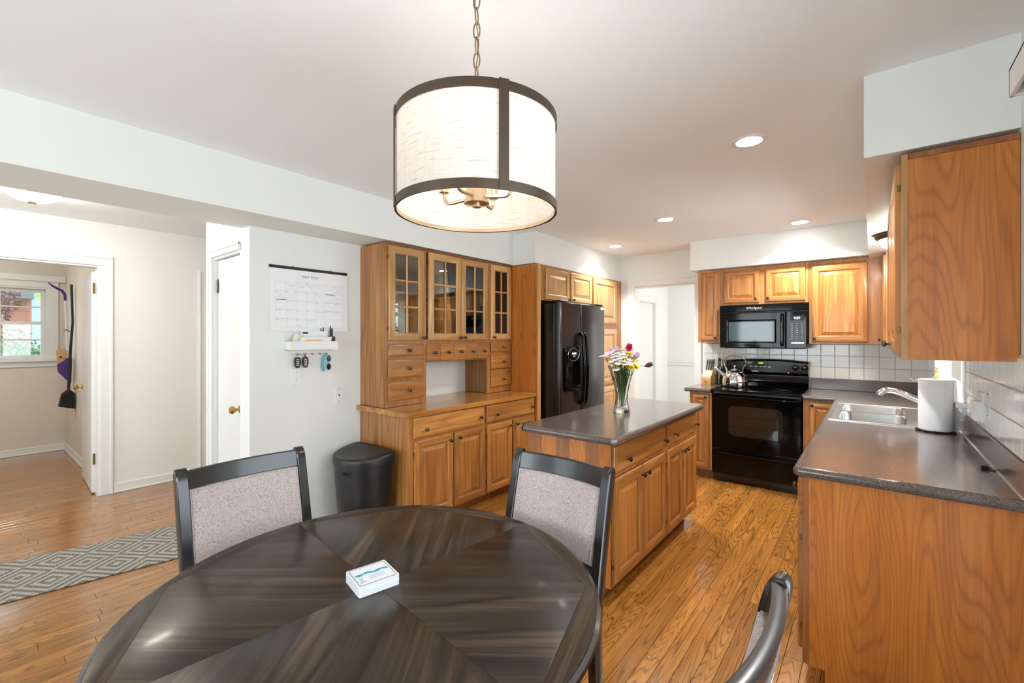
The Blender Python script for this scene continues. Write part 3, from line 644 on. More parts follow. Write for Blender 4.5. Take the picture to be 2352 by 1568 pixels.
for d_, xx in ((dl, 3.995), (dr, 4.062)):
    pts = [(xx, -.862, 1.468), (xx, -.892, 1.462), (xx, -.905, 1.42)] + [(xx, -.905 - .018 * math.sin(PI * k / 10), 1.42 - .062 * k) for k in range(1, 10)] + [(xx, -.905, .80), (xx, -.892, .772), (xx, -.862, .766)]
    MB().tube(crv(pts, 3), .0162, 14).build('handle', 'black_gloss', d_)
MB().cbox(4.45, 4.54, -.8622, -.8632, 1.735, 1.762, c=.0003).build('sticker', 'paper', dr)
MB().cbox(Y0 + .02, Y0 + .16, -.74, -.85, 1.778, 1.795, c=.006).build('hinge_cover', 'black_plastic', f); MB().cbox(Y1 - .16, Y1 - .02, -.74, -.85, 1.778, 1.795, c=.006).build('hinge_cover', 'black_plastic', f)

# ------------------------------------------------------------------ worktop profile sweep
def sweep_edge(m, path, th=.04, z0=.874, out=1, mi=0):
    """half-round nosing along an xy path; outside is to the right of travel"""
    P_ = [Vector((p[0], p[1], 0)) for p in path]; n = len(P_); rings = []
    prof = [(0, 0), (.010, .002), (.016, .010), (.0175, .02), (.016, .030), (.010, .038), (0, .04)]
    for i in range(n):
        d0 = (P_[i] - P_[i - 1]).normalized() if i > 0 else (P_[1] - P_[0]).normalized(); d1_ = (P_[i + 1] - P_[i]).normalized() if i < n - 1 else d0
        n0 = Vector((d0.y, -d0.x, 0)); n1 = Vector((d1_.y, -d1_.x, 0)); nb = (n0 + n1); nb = nb / max(nb.dot(n0), .3)
        rings.append([P_[i] + nb * a + Vector((0, 0, z0 + b_)) for a, b_ in prof])
    m.loft(rings, False, False, False, mi)
# kitchen island
ISL = (-1.645, -1.018, 2.105, 3.665)
t = thing('island_worktop', 'dark speckled worktop of the kitchen island', 'worktop'); m = MB(); e = .0175
a, b_, c_, d_ = ISL; m.box(a + e, b_ - e, c_ + e, d_ - e, .874, .914)
def chamf(x0, x1, y0, y1, r): return [(x0 + r, y0), (x1 - r * .6, y0), (x1, y0 + r * .6), (x1, y1 - r), (x1 - r, y1), (x0 + r, y1), (x0, y1 - r), (x0, y0 + r)]
m = MB(); pl = chamf(a + e, b_ - e, c_ + e, d_ - e, .02); m.prism(pl, .874, .914); sweep_edge(m, pl + [pl[0]]); m.build('slab', 'worktop', t)
t['category'] = 'worktop'
isl = thing('kitchen_island', 'oak kitchen island cabinet with two wide drawers over four doors', 'island', (-1.66 + .03, 0, 0), R(90))
IX = isl.location.x; dp = -1.085 - IX           # face frame plane
m = MB().box(2.2, 3.63, 0, -dp + .02, .09, .873).box(2.21, 3.62, -.06, -dp + .08, .001, .09); m.build('carcass', 'oak', isl)
f_ = MB(); y0, y1 = -dp + .02, -dp
for q0, q1 in ((2.19, 2.225), (2.955, 2.995), (3.6, 3.635)): f_.cbox(q0, q1, y0, y1, .09, .873, c=.0015)
for q0, q1 in ((2.225, 2.955), (2.995, 3.6)):
    for c0, c1 in ((.09, .125), (.672, .702), (.842, .873)): f_.cbox(q0, q1, y0, y1, c0, c1, c=.0015)
f_.build('face_frame', 'oak', isl)
for i, (q0, q1) in enumerate(((0, .1), (.1, .2), (.2, .29), (.29, .39), (.39, .47), (.47, -dp))): MB().cbox(2.188, 2.2, -q0 if i else 0, -abs(q1), .09, .873, c=.0008).build('board', 'veneer' if i % 2 else 'veneer_dark', isl)
part('toe_kick', 'veneer_dark', isl, (2.21, 3.62, -dp + .085, -dp + .078, .001, .09))
IY = -dp
drawer(isl, 2.205, 2.962, .70, .846, IY, [(2.35, .755), (2.925, .755)]); drawer(isl, 2.992, 3.62, .70, .846, IY, [(3.12, .765), (3.585, .765)])
for x0, x1, kx, hs in ((2.205, 2.578, 2.553, -1), (2.588, 2.96, 2.62, 0), (2.99, 3.305, 3.278, -1), (3.315, 3.62, 3.345, 0)): door(isl, x0, x1, .112, .672, IY, [(kx, .62)], S=.06, hs=hs)

# ------------------------------------------------------------------ range-wall uppers (world x, front toward -Y)
def rw(name, label, cat='cabinet'): return thing(name, label, cat, (0, YB - .002, 0), 0)
FY = -(YB - .002 - 5.13)
def upper(name, label, x0, x1, z0, z1, doors, stiles, mk=rw, fy=FY, mats=('oak', 'oak_x')):
    t = mk(name, label); part('carcass', mats[0], t, (x0, x1, 0, fy + .019, z0, z1)); fr_ = MB()
    for a, b_ in stiles: fr_.cbox(a, b_, fy + .019, fy, z0, z1, c=.0015)
    st = sorted(stiles)
    for (a, b_), (c0, c1) in zip(st, st[1:]): fr_.cbox(b_, c0, fy + .019, fy, z0, z0 + .032, c=.0015).cbox(b_, c0, fy + .019, fy, z1 - .035, z1, c=.0015)
    fr_.build('face_frame', mats[0], t)
    for (a, b_, c0, c1, kn, S, hs) in doors: door(t, a, b_, c0, c1, fy, kn, S, mats, hs)
    return t
upper('wall_cabinet', 'narrow single-door oak wall cabinet left of the microwave, above the knife block', -1.495, -1.272, 1.375, 2.155, [(-1.462, -1.287, 1.398, 2.13, [(-1.31, 1.43)], .045, 0)], [(-1.495, -1.455), (-1.29, -1.272)])
upper('wall_cabinet', 'short two-door oak wall cabinet directly above the microwave', -1.27, -.476, 1.768, 2.155, [(-1.232, -.894, 1.788, 2.125, [(-.925, 1.822)], .05, 0), (-.839, -.502, 1.788, 2.121, [(-.815, 1.822)], .05, 0)], [(-1.27, -1.22), (-.905, -.83), (-.512, -.476)])
upper('wall_cabinet', 'large single-door oak wall cabinet right of the microwave', -.474, .084, 1.37, 2.155, [(-.45, -.033, 1.388, 2.108, [(-.425, 1.42)], .058, 0)], [(-.474, -.44), (-.045, .084)])
def sw(name, label, cat='cabinet'): return thing(name, label, cat, (XR - .002, 0, 0), R(-90))      # local x = -world y, front toward -X
SFY = -(XR - .002 - .086)
upper('wall_cabinet', 'single-door oak wall cabinet in the corner beyond the sink window', -5.10, -4.83, 1.37, 2.14, [(-5.09, -4.845, 1.388, 2.118, [(-4.87, 1.41)], .05, 0)], [(-5.10, -5.07), (-4.86, -4.83)], sw, SFY)
t = upper('wall_cabinet', 'large oak wall cabinet with plain veneered end beside the paper towel', -3.34, -2.288, 1.346, 2.13, [(-2.815, -2.305, 1.37, 2.1, [(-2.78, 1.40)], .055, 1), (-3.33, -2.83, 1.37, 2.1, [(-2.865, 1.40)], .055, -1)], [(-3.34, -3.3), (-2.84, -2.805), (-2.32, -2.288)], sw, SFY)
part('end_panel', 'veneer', t, (-2.288, -2.280, 0, SFY + .019, 1.346, 2.108)); part('end_stile', 'oak_pale', t, (-2.288, -2.2785, SFY + .0195, SFY, 1.344, 2.13), c=.001); part('top_trim', 'veneer_dark', t, (-2.288, -2.276, 0, SFY + .02, 2.108, 2.13), c=.002)

# ------------------------------------------------------------------ base run: range wall and sink wall
def rbase(name, label, x0, x1, dx0, dx1, kx):
    t = rw(name, label); fy = -(YB - .002 - 4.795)
    part('carcass', 'oak', t, (x0, x1, 0, fy + .02, .09, .872), (x0 + .004, x1 - .004, 0, fy + .08, .001, .09)); part('face_frame', 'oak', t, (x0, dx0 + .012, fy + .019, fy, .09, .872), (dx1 - .012, x1, fy + .019, fy, .09, .872), (dx0 + .012, dx1 - .012, fy + .019, fy, .84, .872), (dx0 + .012, dx1 - .012, fy + .019, fy, .09, .125), c=.001)
    part('toe_kick', 'veneer_dark', t, (x0 + .002, x1 - .002, fy + .085, fy + .078, .001, .09))
    door(t, dx0, dx1, .112, .852, fy, [(kx, .828)], .048); return t
rbase('base_cabinet', 'narrow oak base cabinet left of the range', -1.482, -1.264, -1.455, -1.29, -1.315)
rbase('base_cabinet', 'narrow oak base cabinet between the range and the sink corner', -.487, -.226, -.44, -.25, -.42)
FX = -(XR - .002 + .221)
def sbase(name, label, y0, y1, doors, drs, end=False):
    t = sw(name, label); x0, x1 = -y1, -y0
    part('carcass', 'oak', t, (x0, x1, 0, FX + .02, .12, .66), (x0, x0 + .018, 0, FX + .02, .66, .873), (x1 - .018, x1, 0, FX + .02, .66, .873), (x0, x1, 0, FX + .095, .001, .12)); part('face_frame', 'oak', t, (x0, x0 + .03, FX + .019, FX, .12, .873), (x1 - .03, x1, FX + .019, FX, .12, .873), (x0 + .03, x1 - .03, FX + .019, FX, .845, .873), (x0 + .03, x1 - .03, FX + .019, FX, .69, .73), (x0 + .03, x1 - .03, FX + .019, FX, .12, .165), c=.001)
    for (a, b_, kn, hs) in doors: door(t, -b_, -a, .165, .705, FX, [(-k, .67) for k in kn], hs=hs)
    for (a, b_, kn) in drs: drawer(t, -b_, -a, .72, .86, FX, [(-k, .79) for k in kn])
    if end:
        m = MB(); m.prism([(0, .001), (FX + .075, .001), (FX + .075, .118), (FX + .004, .118), (FX + .004, .873), (0, .873)], x1, x1 + .006, 'X'); m.build('end_panel', 'veneer', t)
        part('end_stile', 'veneer_dark', t, (x1, x1 + .0075, FX + .022, FX, .12, .873), c=.001)
    return t
sbase('sink_run_cabinet', 'oak base cabinet with veneered end panel at the open end of the sink counter', 2.156, 2.76, [(2.172, 2.745, (2.70,), 1)], [(2.172, 2.745, (2.30,))], True)
sbase('sink_run_cabinet', 'oak base cabinet in the sink run, second from the open end', 2.76, 3.38, [(2.775, 3.065, (3.03,), 1), (3.075, 3.365, (3.11,), 0)], [(2.775, 3.365, (3.07,))])
sbase('sink_run_cabinet', 'oak base cabinet directly under the steel sink', 3.38, 4.40, [(3.395, 3.885, (3.85,), 1), (3.895, 4.385, (3.93,), 0)], [(3.395, 4.385, ())])

# worktops
t = thing('worktop', 'small dark worktop left of the range, under the knife block', 'worktop'); m = MB(); m.box(-1.51, -1.264, 4.772, YB - .02, .874, .914); sweep_edge(m, [(-1.51, YB - .02), (-1.51, 4.772), (-1.264, 4.772)][::-1][::-1])
m2 = MB(); m2.box(-1.508, -1.264, 4.772, YB - .003, .874, .914); sweep_edge(m2, [(-1.508, YB - .003), (-1.508, 4.772), (-1.264, 4.772)][::1]); m2.build('slab', 'worktop', t)
part('upstand', 'worktop', t, (-1.508, -1.264, YB - .003, YB - .02, .914, 1.018), c=.003)
t = thing('corner_worktop', 'long L-shaped dark speckled worktop along the sink wall', 'worktop'); m = MB()
SX0, SX1, SY0, SY1 = -.193, .262, 3.475, 4.325; WX = -.234
for q in ((WX, .393, 2.128, SY0), (WX, SX0, SY0, SY1), (SX1, .393, SY0, SY1), (WX, .393, SY1, YB - .003), (-.487, WX, 4.772, YB - .003)): m.box(q[0], q[1], q[2], q[3], .874, .914)
sweep_edge(m, [(-.487, 4.772), (WX, 4.772), (WX, 2.136), (WX + .008, 2.128), (.393, 2.128)][::1]); m.build('slab', 'worktop', t)
part('upstand', 'worktop', t, (-.487, .376, YB - .003, YB - .02, .914, 1.02), (.376, .393, 2.12, YB - .003, .914, 1.02), c=.003)
MB().box(.372, .3765, 2.13, YB - .02, .914, .9165).build('seam', 'trim_white', t)

# ------------------------------------------------------------------ sink, faucet, paper towel
s = thing('kitchen_sink', 'stainless steel double-bowl sink set in the long worktop', 'sink', (0, 0, .914))
bowls = [(3.495, 3.885), (3.915, 4.305)]; bx0, bx1 = -.172, .175
rim = MB(); zr = .004
for q in ((SX0 - .022, bx0, SY0 - .02, SY1 + .02), (bx1, SX1 + .008, SY0 - .02, SY1 + .02), (bx0, bx1, SY0 - .02, bowls[0][0]), (bx0, bx1, bowls[0][1], bowls[1][0]), (bx0, bx1, bowls[1][1], SY1 + .02)): rim.box(q[0], q[1], q[2], q[3], .0005, zr)
rim.tube([(SX0 - .02, SY0 - .018, .003), (SX1 + .006, SY0 - .018, .003), (SX1 + .006, SY1 + .018, .003), (SX0 - .02, SY1 + .018, .003)], .0042, 8, closed=True)
rim.build('rim', 'steel', s)
for a, b_ in bowls:
    W_, H_ = bx1 - bx0, b_ - a; cx, cy = (bx0 + bx1) / 2, (a + b_) / 2; m = MB(); rings = [[(bx0, a, zr), (bx1, a, zr), (bx1, b_, zr), (bx0, b_, zr)]]
    def rr(w_, h_, r, z): return [(x, y, z) for x, y in rrect(w_, h_, r, 5, cx, cy)]
    m.loft([rr(W_ + .03, H_ + .03, .02, zr + .0004), rr(W_ - .004, H_ - .004, .055, zr + .0004), rr(W_ - .012, H_ - .012, .055, -.006), rr(W_ - .03, H_ - .03, .06, -.15), rr(W_ - .07, H_ - .07, .05, -.17), rr(.09, .09, .044, -.174)], True, False, True)
    bo = m.build('bowl', 'steel', s, ang=50)
    MB().lathe([(.042, -.1735), (.04, -.171), (.02, -.172), (.002, -.1725)], 20, (cx, cy, 0)).build('drain', 'chrome', bo)
fa = thing('kitchen_faucet', 'chrome pull-out kitchen faucet behind the paper towel roll', 'faucet', (.318, 3.9, .9145))
MB().lathe([(.03, .004), (.03, .012), (.026, .02), (.025, .075), (.022, .09)], 20).build('base', 'chrome', fa)
sp = [(.0, 0, .06), (-.03, 0, .085), (-.1, 0, .118), (-.16, 0, .146), (-.205, 0, .162), (-.235, 0, .166), (-.258, 0, .16), (-.274, 0, .147), (-.282, 0, .13)]
MB().tube(crv(sp), rad([.021, .0205, .019, .0185, .019, .0195, .02, .021, .0195]), 16).build('spout', 'chrome', fa)
MB().tube([(.0, 0, .09), (-.02, .0, .18), (-.06, -.0, .232), (-.13, 0, .248)], [.016, .013, .009, .007], 10).build('lever', 'chrome', fa)
pt = thing('paper_towel_holder', 'black wire paper towel holder with ring foot on the sink worktop', 'paper towel holder', (.27, 3.385, .9145))
MB().tube([(.082 * math.cos(a * PI / 16), .082 * math.sin(a * PI / 16), .005) for a in range(32)], .0038, 8, closed=True).build('ring_foot', 'wire', pt)
MB().tube([(-.082, 0, .005), (.082, 0, .005)], .003, 8).tube([(0, -.082, .005), (0, .082, .005)], .003, 8).build('cross_bar', 'wire', pt)
MB().tube([(0, 0, .004), (0, 0, .29), (-.012, 0, .302), (0, 0, .316), (.012, 0, .302), (0.001, 0, .29)], .003, 8).build('post', 'chrome', pt)
ro = thing('paper_towel_roll', 'white roll of paper towels on the wire holder', 'paper towel', (.27, 3.385, .9145)); 
m = MB(); m.lathe([(.02, .0105), (.07, .0105), (.0715, .014), (.0715, .282), (.07, .286), (.02, .286), (.019, .28), (.019, .016)], 40, caps=False); ro_ = m.build('roll', 'paper', ro)
MB().loft([[(.0725 * math.cos(a), .0725 * math.sin(a), .011), (.0725 * math.cos(a), .0725 * math.sin(a), .284)] for a in (-.35, -.2, -.05, .1)] + [[(.082, .022, .011), (.078, .02, .284)], [(.1, .03, .011), (.086, .034, .284)]], False, False, False).build('loose_sheet', 'paper', ro)
ck = thing('metal_clip', 'tiny black clip with a brass ring lying at the foot of the upstand', 'clip', (.352, 2.535, .9148))
MB().cbox(-.02, .004, -.009, .009, 0, .012, c=.003).build('clip_body', 'black_matte', ck); MB().tube([(.016 + .011 * math.cos(a * PI / 8), .011 * math.sin(a * PI / 8), .003) for a in range(16)], .0022, 6, closed=True).build('ring', 'brass', ck)
# outlet and plug-in on the tiled wall
oc = thing('wall_outlet', 'white metal outlet plate on the tiled sink wall', 'outlet', (XR - .0065, 2.76, 1.145), R(-90))
MB().cbox(-.036, .036, 0, -.006, -.058, .058, c=.002).build('plate', 'white_metal', oc)
for z in (-.045, .045): MB().lathe([(.004, 0), (.004, .002), (.001, .0025)], 8, (0, -.006, z), 'Y').build('screw', 'pewter', oc)
for z in (-.02, .02): MB().cbox(-.016, .016, -.006, -.0085, z - .014, z + .014, c=.004).build('socket', 'white_plastic', oc)
pg = thing('plug_adapter', 'boxy white plug-in adapter beside the outlet plate on the tiles', 'adapter', (XR - .0065, 2.90, 1.10), R(-90))
MB().cbox(-.045, .045, 0, -.034, -.045, .045, c=.004).build('body', 'white_plastic', pg); MB().cbox(-.05, .05, 0, -.012, -.05, .085, c=.003).build('wall_plate', 'white_plastic', pg); MB().cbox(-.012, .012, -.034, -.036, -.012, .02, c=.001).build('button', 'white_metal', pg)
sf = thing('sill_figurine', 'small pale ornament standing on the sill of the sink window', 'figurine', (XR - .018, 4.62, 1.0825)); MB().lathe([(.018, 0), (.02, .008), (.012, .02), (.016, .05), (.014, .075), (.006, .085), (.011, .095), (.012, .108), (.002, .12)], 16).build('body', 'tag_card', sf); MB().sphere((0, -.004, .128), .012, 8).build('head', 'petal_pink', sf)

# ------------------------------------------------------------------ range (world x, local y from back wall)
g = thing('kitchen_range', 'black electric range with glass cooktop and wide oven window', 'oven', (0, YB - .012, 0))
A, B = -1.256, -.494; q = lambda y: y - (YB - .012)
fy = q(4.762)
MB().cbox(A + .004, B - .004, q(5.44), fy + .03, .03, .9, c=.004).cbox(A + .02, B - .02, q(5.4), fy + .06, .001, .05, c=.003).build('body', 'black_satin', g)
ct = MB(); ct.loft([[(x, y, z) for x, y in rrect(B - A + w_, .70 + w_, .03, 4, (A + B) / 2, q(5.062))] for w_, z in ((-.01, .9), (.01, .904), (.012, .914), (0, .921), (-.02, .921))], True, True, True); cto = ct.build('cooktop', 'black_gloss', g)
for x, y, r_ in ((-1.06, 4.93, .105), (-.68, 4.93, .085), (-1.06, 5.22, .085), (-.68, 5.22, .105)): MB().tube([(x + r_ * math.cos(k * PI / 20), q(y) + r_ * math.sin(k * PI / 20), .9212) for k in range(40)], .0006, 4, closed=True).build('burner_ring', 'black_plastic', cto)
od = MB(); y1 = fy; xw0, xw1, zw0, zw1 = -1.105, -.64, .47, .765
def shape(x0, x1, z0, z1, r, bow, n=6): # rounded window with bowed sides
    return rrect(x1 - x0, z1 - z0, r, n, (x0 + x1) / 2, (z0 + z1) / 2)
outr = rrect(B - A - .008, .535, .012, 6, (A + B) / 2, .605); inr = shape(xw0, xw1, zw0, zw1, .055, 0)
od.loft([[(x, y1 + .03, z) for x, z in outr], [(x, y1 + .006, z) for x, z in outr], [((x - (A + B) / 2) * .985 + (A + B) / 2, y1, (z - .605) * .985 + .605) for x, z in outr], [(x, y1, z) for x, z in inr], [(x, y1 + .012, z) for x, z in inr]], True, True, False)
odo = od.build('oven_door', 'black_gloss', g)
MB().prism([(x, z) for x, z in inr], y1 + .006, y1 + .008, 'Y').build('window_glass', 'oven_glass', odo, smooth=False)
MB().box(xw0 - .02, xw1 + .02, y1 + .02, y1 + .022, zw0 - .02, zw1 + .02).build('oven_liner_reflection', 'liner_reflection', odo)  # liner coloured pale to stand in for the reflection in the oven window
for z in (.56, .66): MB().tube([(xw0, y1 + .014, z), (xw1, y1 + .014, z)], .0018, 6).build('oven_rack', 'steel', odo)
hp = [(A + .03, y1, .845), (A + .035, y1 - .03, .85), (A + .09, y1 - .046, .852)] + [(A + .09 + (B - A - .18) * k / 8, y1 - .046 - .006 * math.sin(PI * k / 8), .852) for k in range(1, 8)] + [(B - .09, y1 - .046, .852), (B - .035, y1 - .03, .85), (B - .03, y1, .845)]
MB().tube(hp, .0145, 10).build('handle', 'black_gloss', odo)
dw = MB(); dw.loft([[(x, y, z) for x, z in rrect(B - A - .008, zh, .01, 3, (A + B) / 2, zc)] for y, zh, zc in ((y1 + .03, .24, .205), (y1 + .005, .24, .205), (y1, .232, .205))], True, True, True)
dwo = dw.build('storage_drawer', 'black_gloss', g); MB().tube([(A + .05, y1 - .002, .292), (A + .2, y1 - .016, .296), ((A + B) / 2, y1 - .019, .297), (B - .2, y1 - .016, .296), (B - .05, y1 - .002, .292)], [.006, .012, .013, .012, .006], 10).build('drawer_lip', 'black_gloss', dwo)
# back guard, slightly arched
bgm = MB(); nb = 16; rings = []
for k in range(nb + 1):
    x = A + .004 + (B - A - .008) * k / nb; u_ = 2 * k / nb - 1; zt_ = 1.208 - .022 * u_ * u_
    rings.append([(x, q(5.435), .92), (x, q(5.33), .92), (x, q(5.315), .96), (x, q(5.335), .985), (x, q(5.34), 1.04), (x, q(5.312), 1.07), (x, q(5.312), zt_ - .02), (x, q(5.345), zt_), (x, q(5.435), zt_ - .004)])
bgm.loft(rings, True, True, True); bgo = bgm.build('back_guard', 'black_enamel', g, ang=40)
for x in (-1.165, -1.065, -.605, -.525):
    MB().lathe([(.03, 0), (.03, .006), (.024, .01), (.021, .028), (.003, .03)], 20, (x, q(5.312), 1.125), 'Y').build('burner_knob', 'black_gloss', bgo); MB().tube([(x + .031 * math.cos(k * PI / 12), q(5.3105), 1.125 + .031 * math.sin(k * PI / 12)) for k in range(24)], .0012, 5, closed=True).build('knob_ring', 'antique_brass', bgo)
ovl = [(-.915 + .062 * math.cos(k * PI / 12), 1.162 + .02 * math.sin(k * PI / 12)) for k in range(24)]
MB().prism(ovl, q(5.313), q(5.3105), 'Y').build('display', 'black_gloss', bgo)
text('clock_digits', '4:01', .03, 'green_led', bgo, (-.915, q(5.3098), 1.162), (R(90), 0, 0))
for k in range(6): MB().cbox(-1.045 + k * .042 - .012, -1.045 + k * .042 + .012, q(5.313), q(5.311), 1.118 + .004 * (abs(k - 2.5) < 2), 1.13, c=.001).build('touch_button', 'silver_print', bgo)
MB().cbox(-1.04, -1.005, q(5.313), q(5.311), 1.158, 1.17, c=.001).build('touch_button', 'silver_print', bgo)
MB().lathe([(.006, 0), (.006, .003), (.001, .004)], 10, (-.665, q(5.312), 1.072), 'Y').build('indicator', 'red_glow', bgo)
MB().cbox(-1.0, -.94, q(5.312), q(5.311), 1.072, 1.08, c=.0003).build('badge', 'silver_print', bgo)

# ------------------------------------------------------------------ microwave
mw = thing('microwave', 'black over-the-range microwave under the wall cabinets', 'microwave', (0, YB - .008, 0)); q = lambda y: y - (YB - .008)
A, B, Z0, Z1 = -1.253, -.482, 1.325, 1.762; yf = q(5.075)
MB().cbox(A, B, 0, yf, Z0 + .004, Z1, c=.004).cbox(A + .03, B - .03, q(5.4), q(5.12), Z0 - .006, Z0 + .01, c=.003).build('body', 'black_satin', mw)
MB().cbox(A, B, yf, yf - .028, 1.688, Z1, c=.008).build('vent_panel', 'black_gloss', mw)
for z in (1.755,): pass
xd = -.655
dm = MB(); o_r = [(A, Z0), (xd, Z0), (xd, 1.684), (A, 1.684)]; i_r = [(-1.185, 1.375), (-.735, 1.375), (-.735, 1.61), (-1.185, 1.61)]
dm.loft([[(x, yf, z) for x, z in o_r], [(x, yf - .02, z) for x, z in o_r], [(x + (.008 if x < -.9 else -.008), yf - .03, z + (.008 if z < 1.5 else -.008)) for x, z in o_r], [(x, yf - .03, z) for x, z in i_r], [(x + (.012 if x < -.9 else -.012), yf - .022, z + (.012 if z < 1.5 else -.012)) for x, z in i_r]], True, True, True)
dmo = dm.build('door', 'black_gloss', mw, ang=20)
base('smoked_window', (58, 72, 76), .05, 0, .2)
MB().box(-1.165, -.755, yf - .0225, yf - .0235, 1.393, 1.588).build('window', 'smoked_window', dmo, smooth=False)
MB().tube([(-.685, yf - .03, 1.655), (-.685, yf - .062, 1.64), (-.685, yf - .068, 1.5), (-.685, yf - .062, 1.37), (-.685, yf - .03, 1.355)], .014, 10).build('handle', 'black_gloss', dmo)
cp = MB().cbox(-.652, B, yf, yf - .03, Z0, 1.684, c=.006).build('control_panel', 'black_gloss', mw)
MB().cbox(-.617, -.505, yf - .03, yf - .0308, 1.595, 1.64, c=.0003).build('display', 'black_matte', cp); text('clock_digits', '4:01', .034, 'blue_led', cp, (-.561, yf - .0312, 1.617), (R(90), 0, 0))
for r_ in range(8):
    for k in range(3): MB().cbox(-.612 + .042 * k, -.596 + .042 * k, yf - .03, yf - .031, 1.56 - .021 * r_, 1.5665 - .021 * r_, c=.0003).build('key', 'key_print', cp)
MB().cbox(-.61, -.505, yf - .03, yf - .0307, 1.372, 1.388, c=.0003).build('key_label', 'faint_ink', cp)
text('lettering', 'Whirlpool', .034, 'silver_print', mw, (-.93, yf - .0285, 1.727), (R(90), 0, 0))

# ------------------------------------------------------------------ things on the range-side worktop
kt = thing('tea_kettle', 'polished steel tea kettle with arched handle on the cooktop', 'kettle', (-1.115, 5.08, .9225), R(0)); kt.scale = (1.14, 1.14, 1.14)
MB().lathe([(.082, 0), (.1, .004), (.105, .02), (.104, .06), (.094, .1), (.07, .132), (.04, .148), (.03, .15)], 36).build('body', 'chrome', kt)
MB().lathe([(.034, .149), (.03, .156), (.012, .162), (.006, .168), (.01, .178), (.008, .19), (.001, .194)], 24).build('lid', 'chrome', kt)
MB().tube([(-.07, -.02, .09), (-.11, -.03, .125), (-.145, -.042, .16)], [.022, .016, .013], 14).build('spout', 'chrome', kt); MB().lathe([(.015, -.004), (.017, .004), (.016, .014), (.003, .016)], 14, (0, 0, 0)).xf(Matrix.Translation((-.147, -.043, .162)) @ Matrix.Rotation(R(-52), 4, 'Y')).build('spout_cap', 'chrome', kt)
hp = [(-.066, 0, .135), (-.07, 0, .165), (-.088, 0, .2), (-.085, 0, .245), (-.05, 0, .272), (0, 0, .28), (.05, 0, .272), (.085, 0, .245), (.088, 0, .2), (.07, 0, .165), (.066, 0, .135)]
MB().tube(crv(hp), rad([.005] * 3 + [.0065] * 5 + [.005] * 3), 10).build('handle', 'chrome', kt)
kb = thing('knife_block', 'pale wooden knife block beside the range', 'knife block', (-1.425, 5.26, .9145), R(-8))
pv = [(.06, 0), (-.055, 0), (-.06, .06), (-.05, .085), (.01, .155), (.07, .155)]
MB().loft([[(x, y, z) for y, z in pv] for x in (-.05, -.046, .046, .05)], True, True, True).build('block', 'block_wood', kb); MB().cbox(-.022, .022, -.0578, -.0592, .026, .032, c=.0003).build('printed_mark', 'bark', kb)
for i, (x, y, hh) in enumerate(((-.032, .03, .115), (-.009, .034, .12), (.013, .034, .118), (.034, .038, .125), (.026, .01, .10))):
    k = tag(thing('knife', None, None, (-1.425, 5.26, .9145), R(-8)), ['black-handled knife standing at the outer left of the wooden block', 'black-handled knife standing second in the wooden block', 'black-handled knife standing third in the wooden block', 'black-handled knife at the back right of the wooden block', 'short black-handled knife at the front right of the wooden block'][i], 'knife', 'knives in the wooden block')
    d = Vector((0, .35, 1)).normalized(); p0 = Vector((x, y + .0, .1575)); MB().tube([p0, p0 + d * hh * .35, p0 + d * hh * .8, p0 + d * hh], [.0085, .0075, .0095, .006], 8).build('handle', 'black_plastic', k)
    for s_ in (.3, .55): c_ = p0 + d * hh * s_; MB().lathe([(.002, 0), (.002, .0095), (.0005, .0098)], 6, tuple(c_), 'Y').build('rivet', 'steel', k)
for i, (x, y, hh, r_, lab) in enumerate(((-1.325, 5.33, .29, .034, 'dark green oil bottle with steel pourer between knife block and range'), (-1.30, 5.40, .25, .03, 'dark bottle with a yellow-green cap behind the oil bottle'))):
    bo = thing('oil_bottle', lab, 'bottle', (x, y, .9145)); MB().lathe([(r_ * .8, 0), (r_, .006), (r_, hh * .5), (r_ * .85, hh * .6), (r_ * .4, hh * .72), (r_ * .36, hh * .9), (r_ * .42, hh * .93), (r_ * .4, hh)], 20).build('body', 'bottle_green', bo)
    if i == 0: MB().tube([(0, 0, hh - .01), (0, 0, hh + .03), (.004, -.002, hh + .065)], [.006, .004, .0035], 8).build('pourer', 'chrome', bo)
    else: MB().lathe([(r_ * .5, hh - .012), (r_ * .5, hh + .02), (r_ * .1, hh + .022)], 14).build('cap', 'yellow_cap', bo)

# ------------------------------------------------------------------ vase with flowers on the island
vp = pxz(1428, 947, .914); VX, VY = vp.x, vp.y
va = thing('glass_vase', 'tall cut-glass vase flaring at the rim on the island', 'vase', (VX, VY, .9145))
prof = [(.052, 0), (.056, .006), (.057, .02), (.05, .035), (.044, .06), (.041, .1), (.042, .14), (.05, .185), (.066, .24), (.083, .29), (.095, .322)]
nv = 28; m = MB(); rings = [[((r_ + (.0012 if (i % 2) and .03 < z < .2 else 0)) * math.cos(2 * PI * i / nv + z * 2), (r_ + (.0012 if (i % 2) and .03 < z < .2 else 0)) * math.sin(2 * PI * i / nv + z * 2), z) for i in range(nv)] for r_, z in prof]
rin = [[((r_ - .004) * math.cos(2 * PI * i / nv + z * 2), (r_ - .004) * math.sin(2 * PI * i / nv + z * 2), z) for i in range(nv)] for r_, z in reversed([p for p in prof if p[1] > .03])]
m.loft(rings + rin, True, True, True); m.build('body', 'crystal', va, ang=60)
def petals(m, c, n, ln, wd, tilt, lift, M, mi=0, ph=0):
    for k in range(n):
        a = 2 * PI * k / n + ph; ca, sa = math.cos(a), math.sin(a)
        pts = []
        for tt, ww in ((.12, .35), (.45, 1), (.8, .85), (1, .2)):
            r_ = ln * tt; zz = lift * tt + tilt * tt * tt
            for s_ in (-1, 1): pts.append(M @ Vector((ca * r_ - sa * wd / 2 * ww * s_, sa * r_ + ca * wd / 2 * ww * s_, zz)) + c)
        m.add(pts, [(0, 1, 3, 2), (2, 3, 5, 4), (4, 5, 7, 6)], mi)
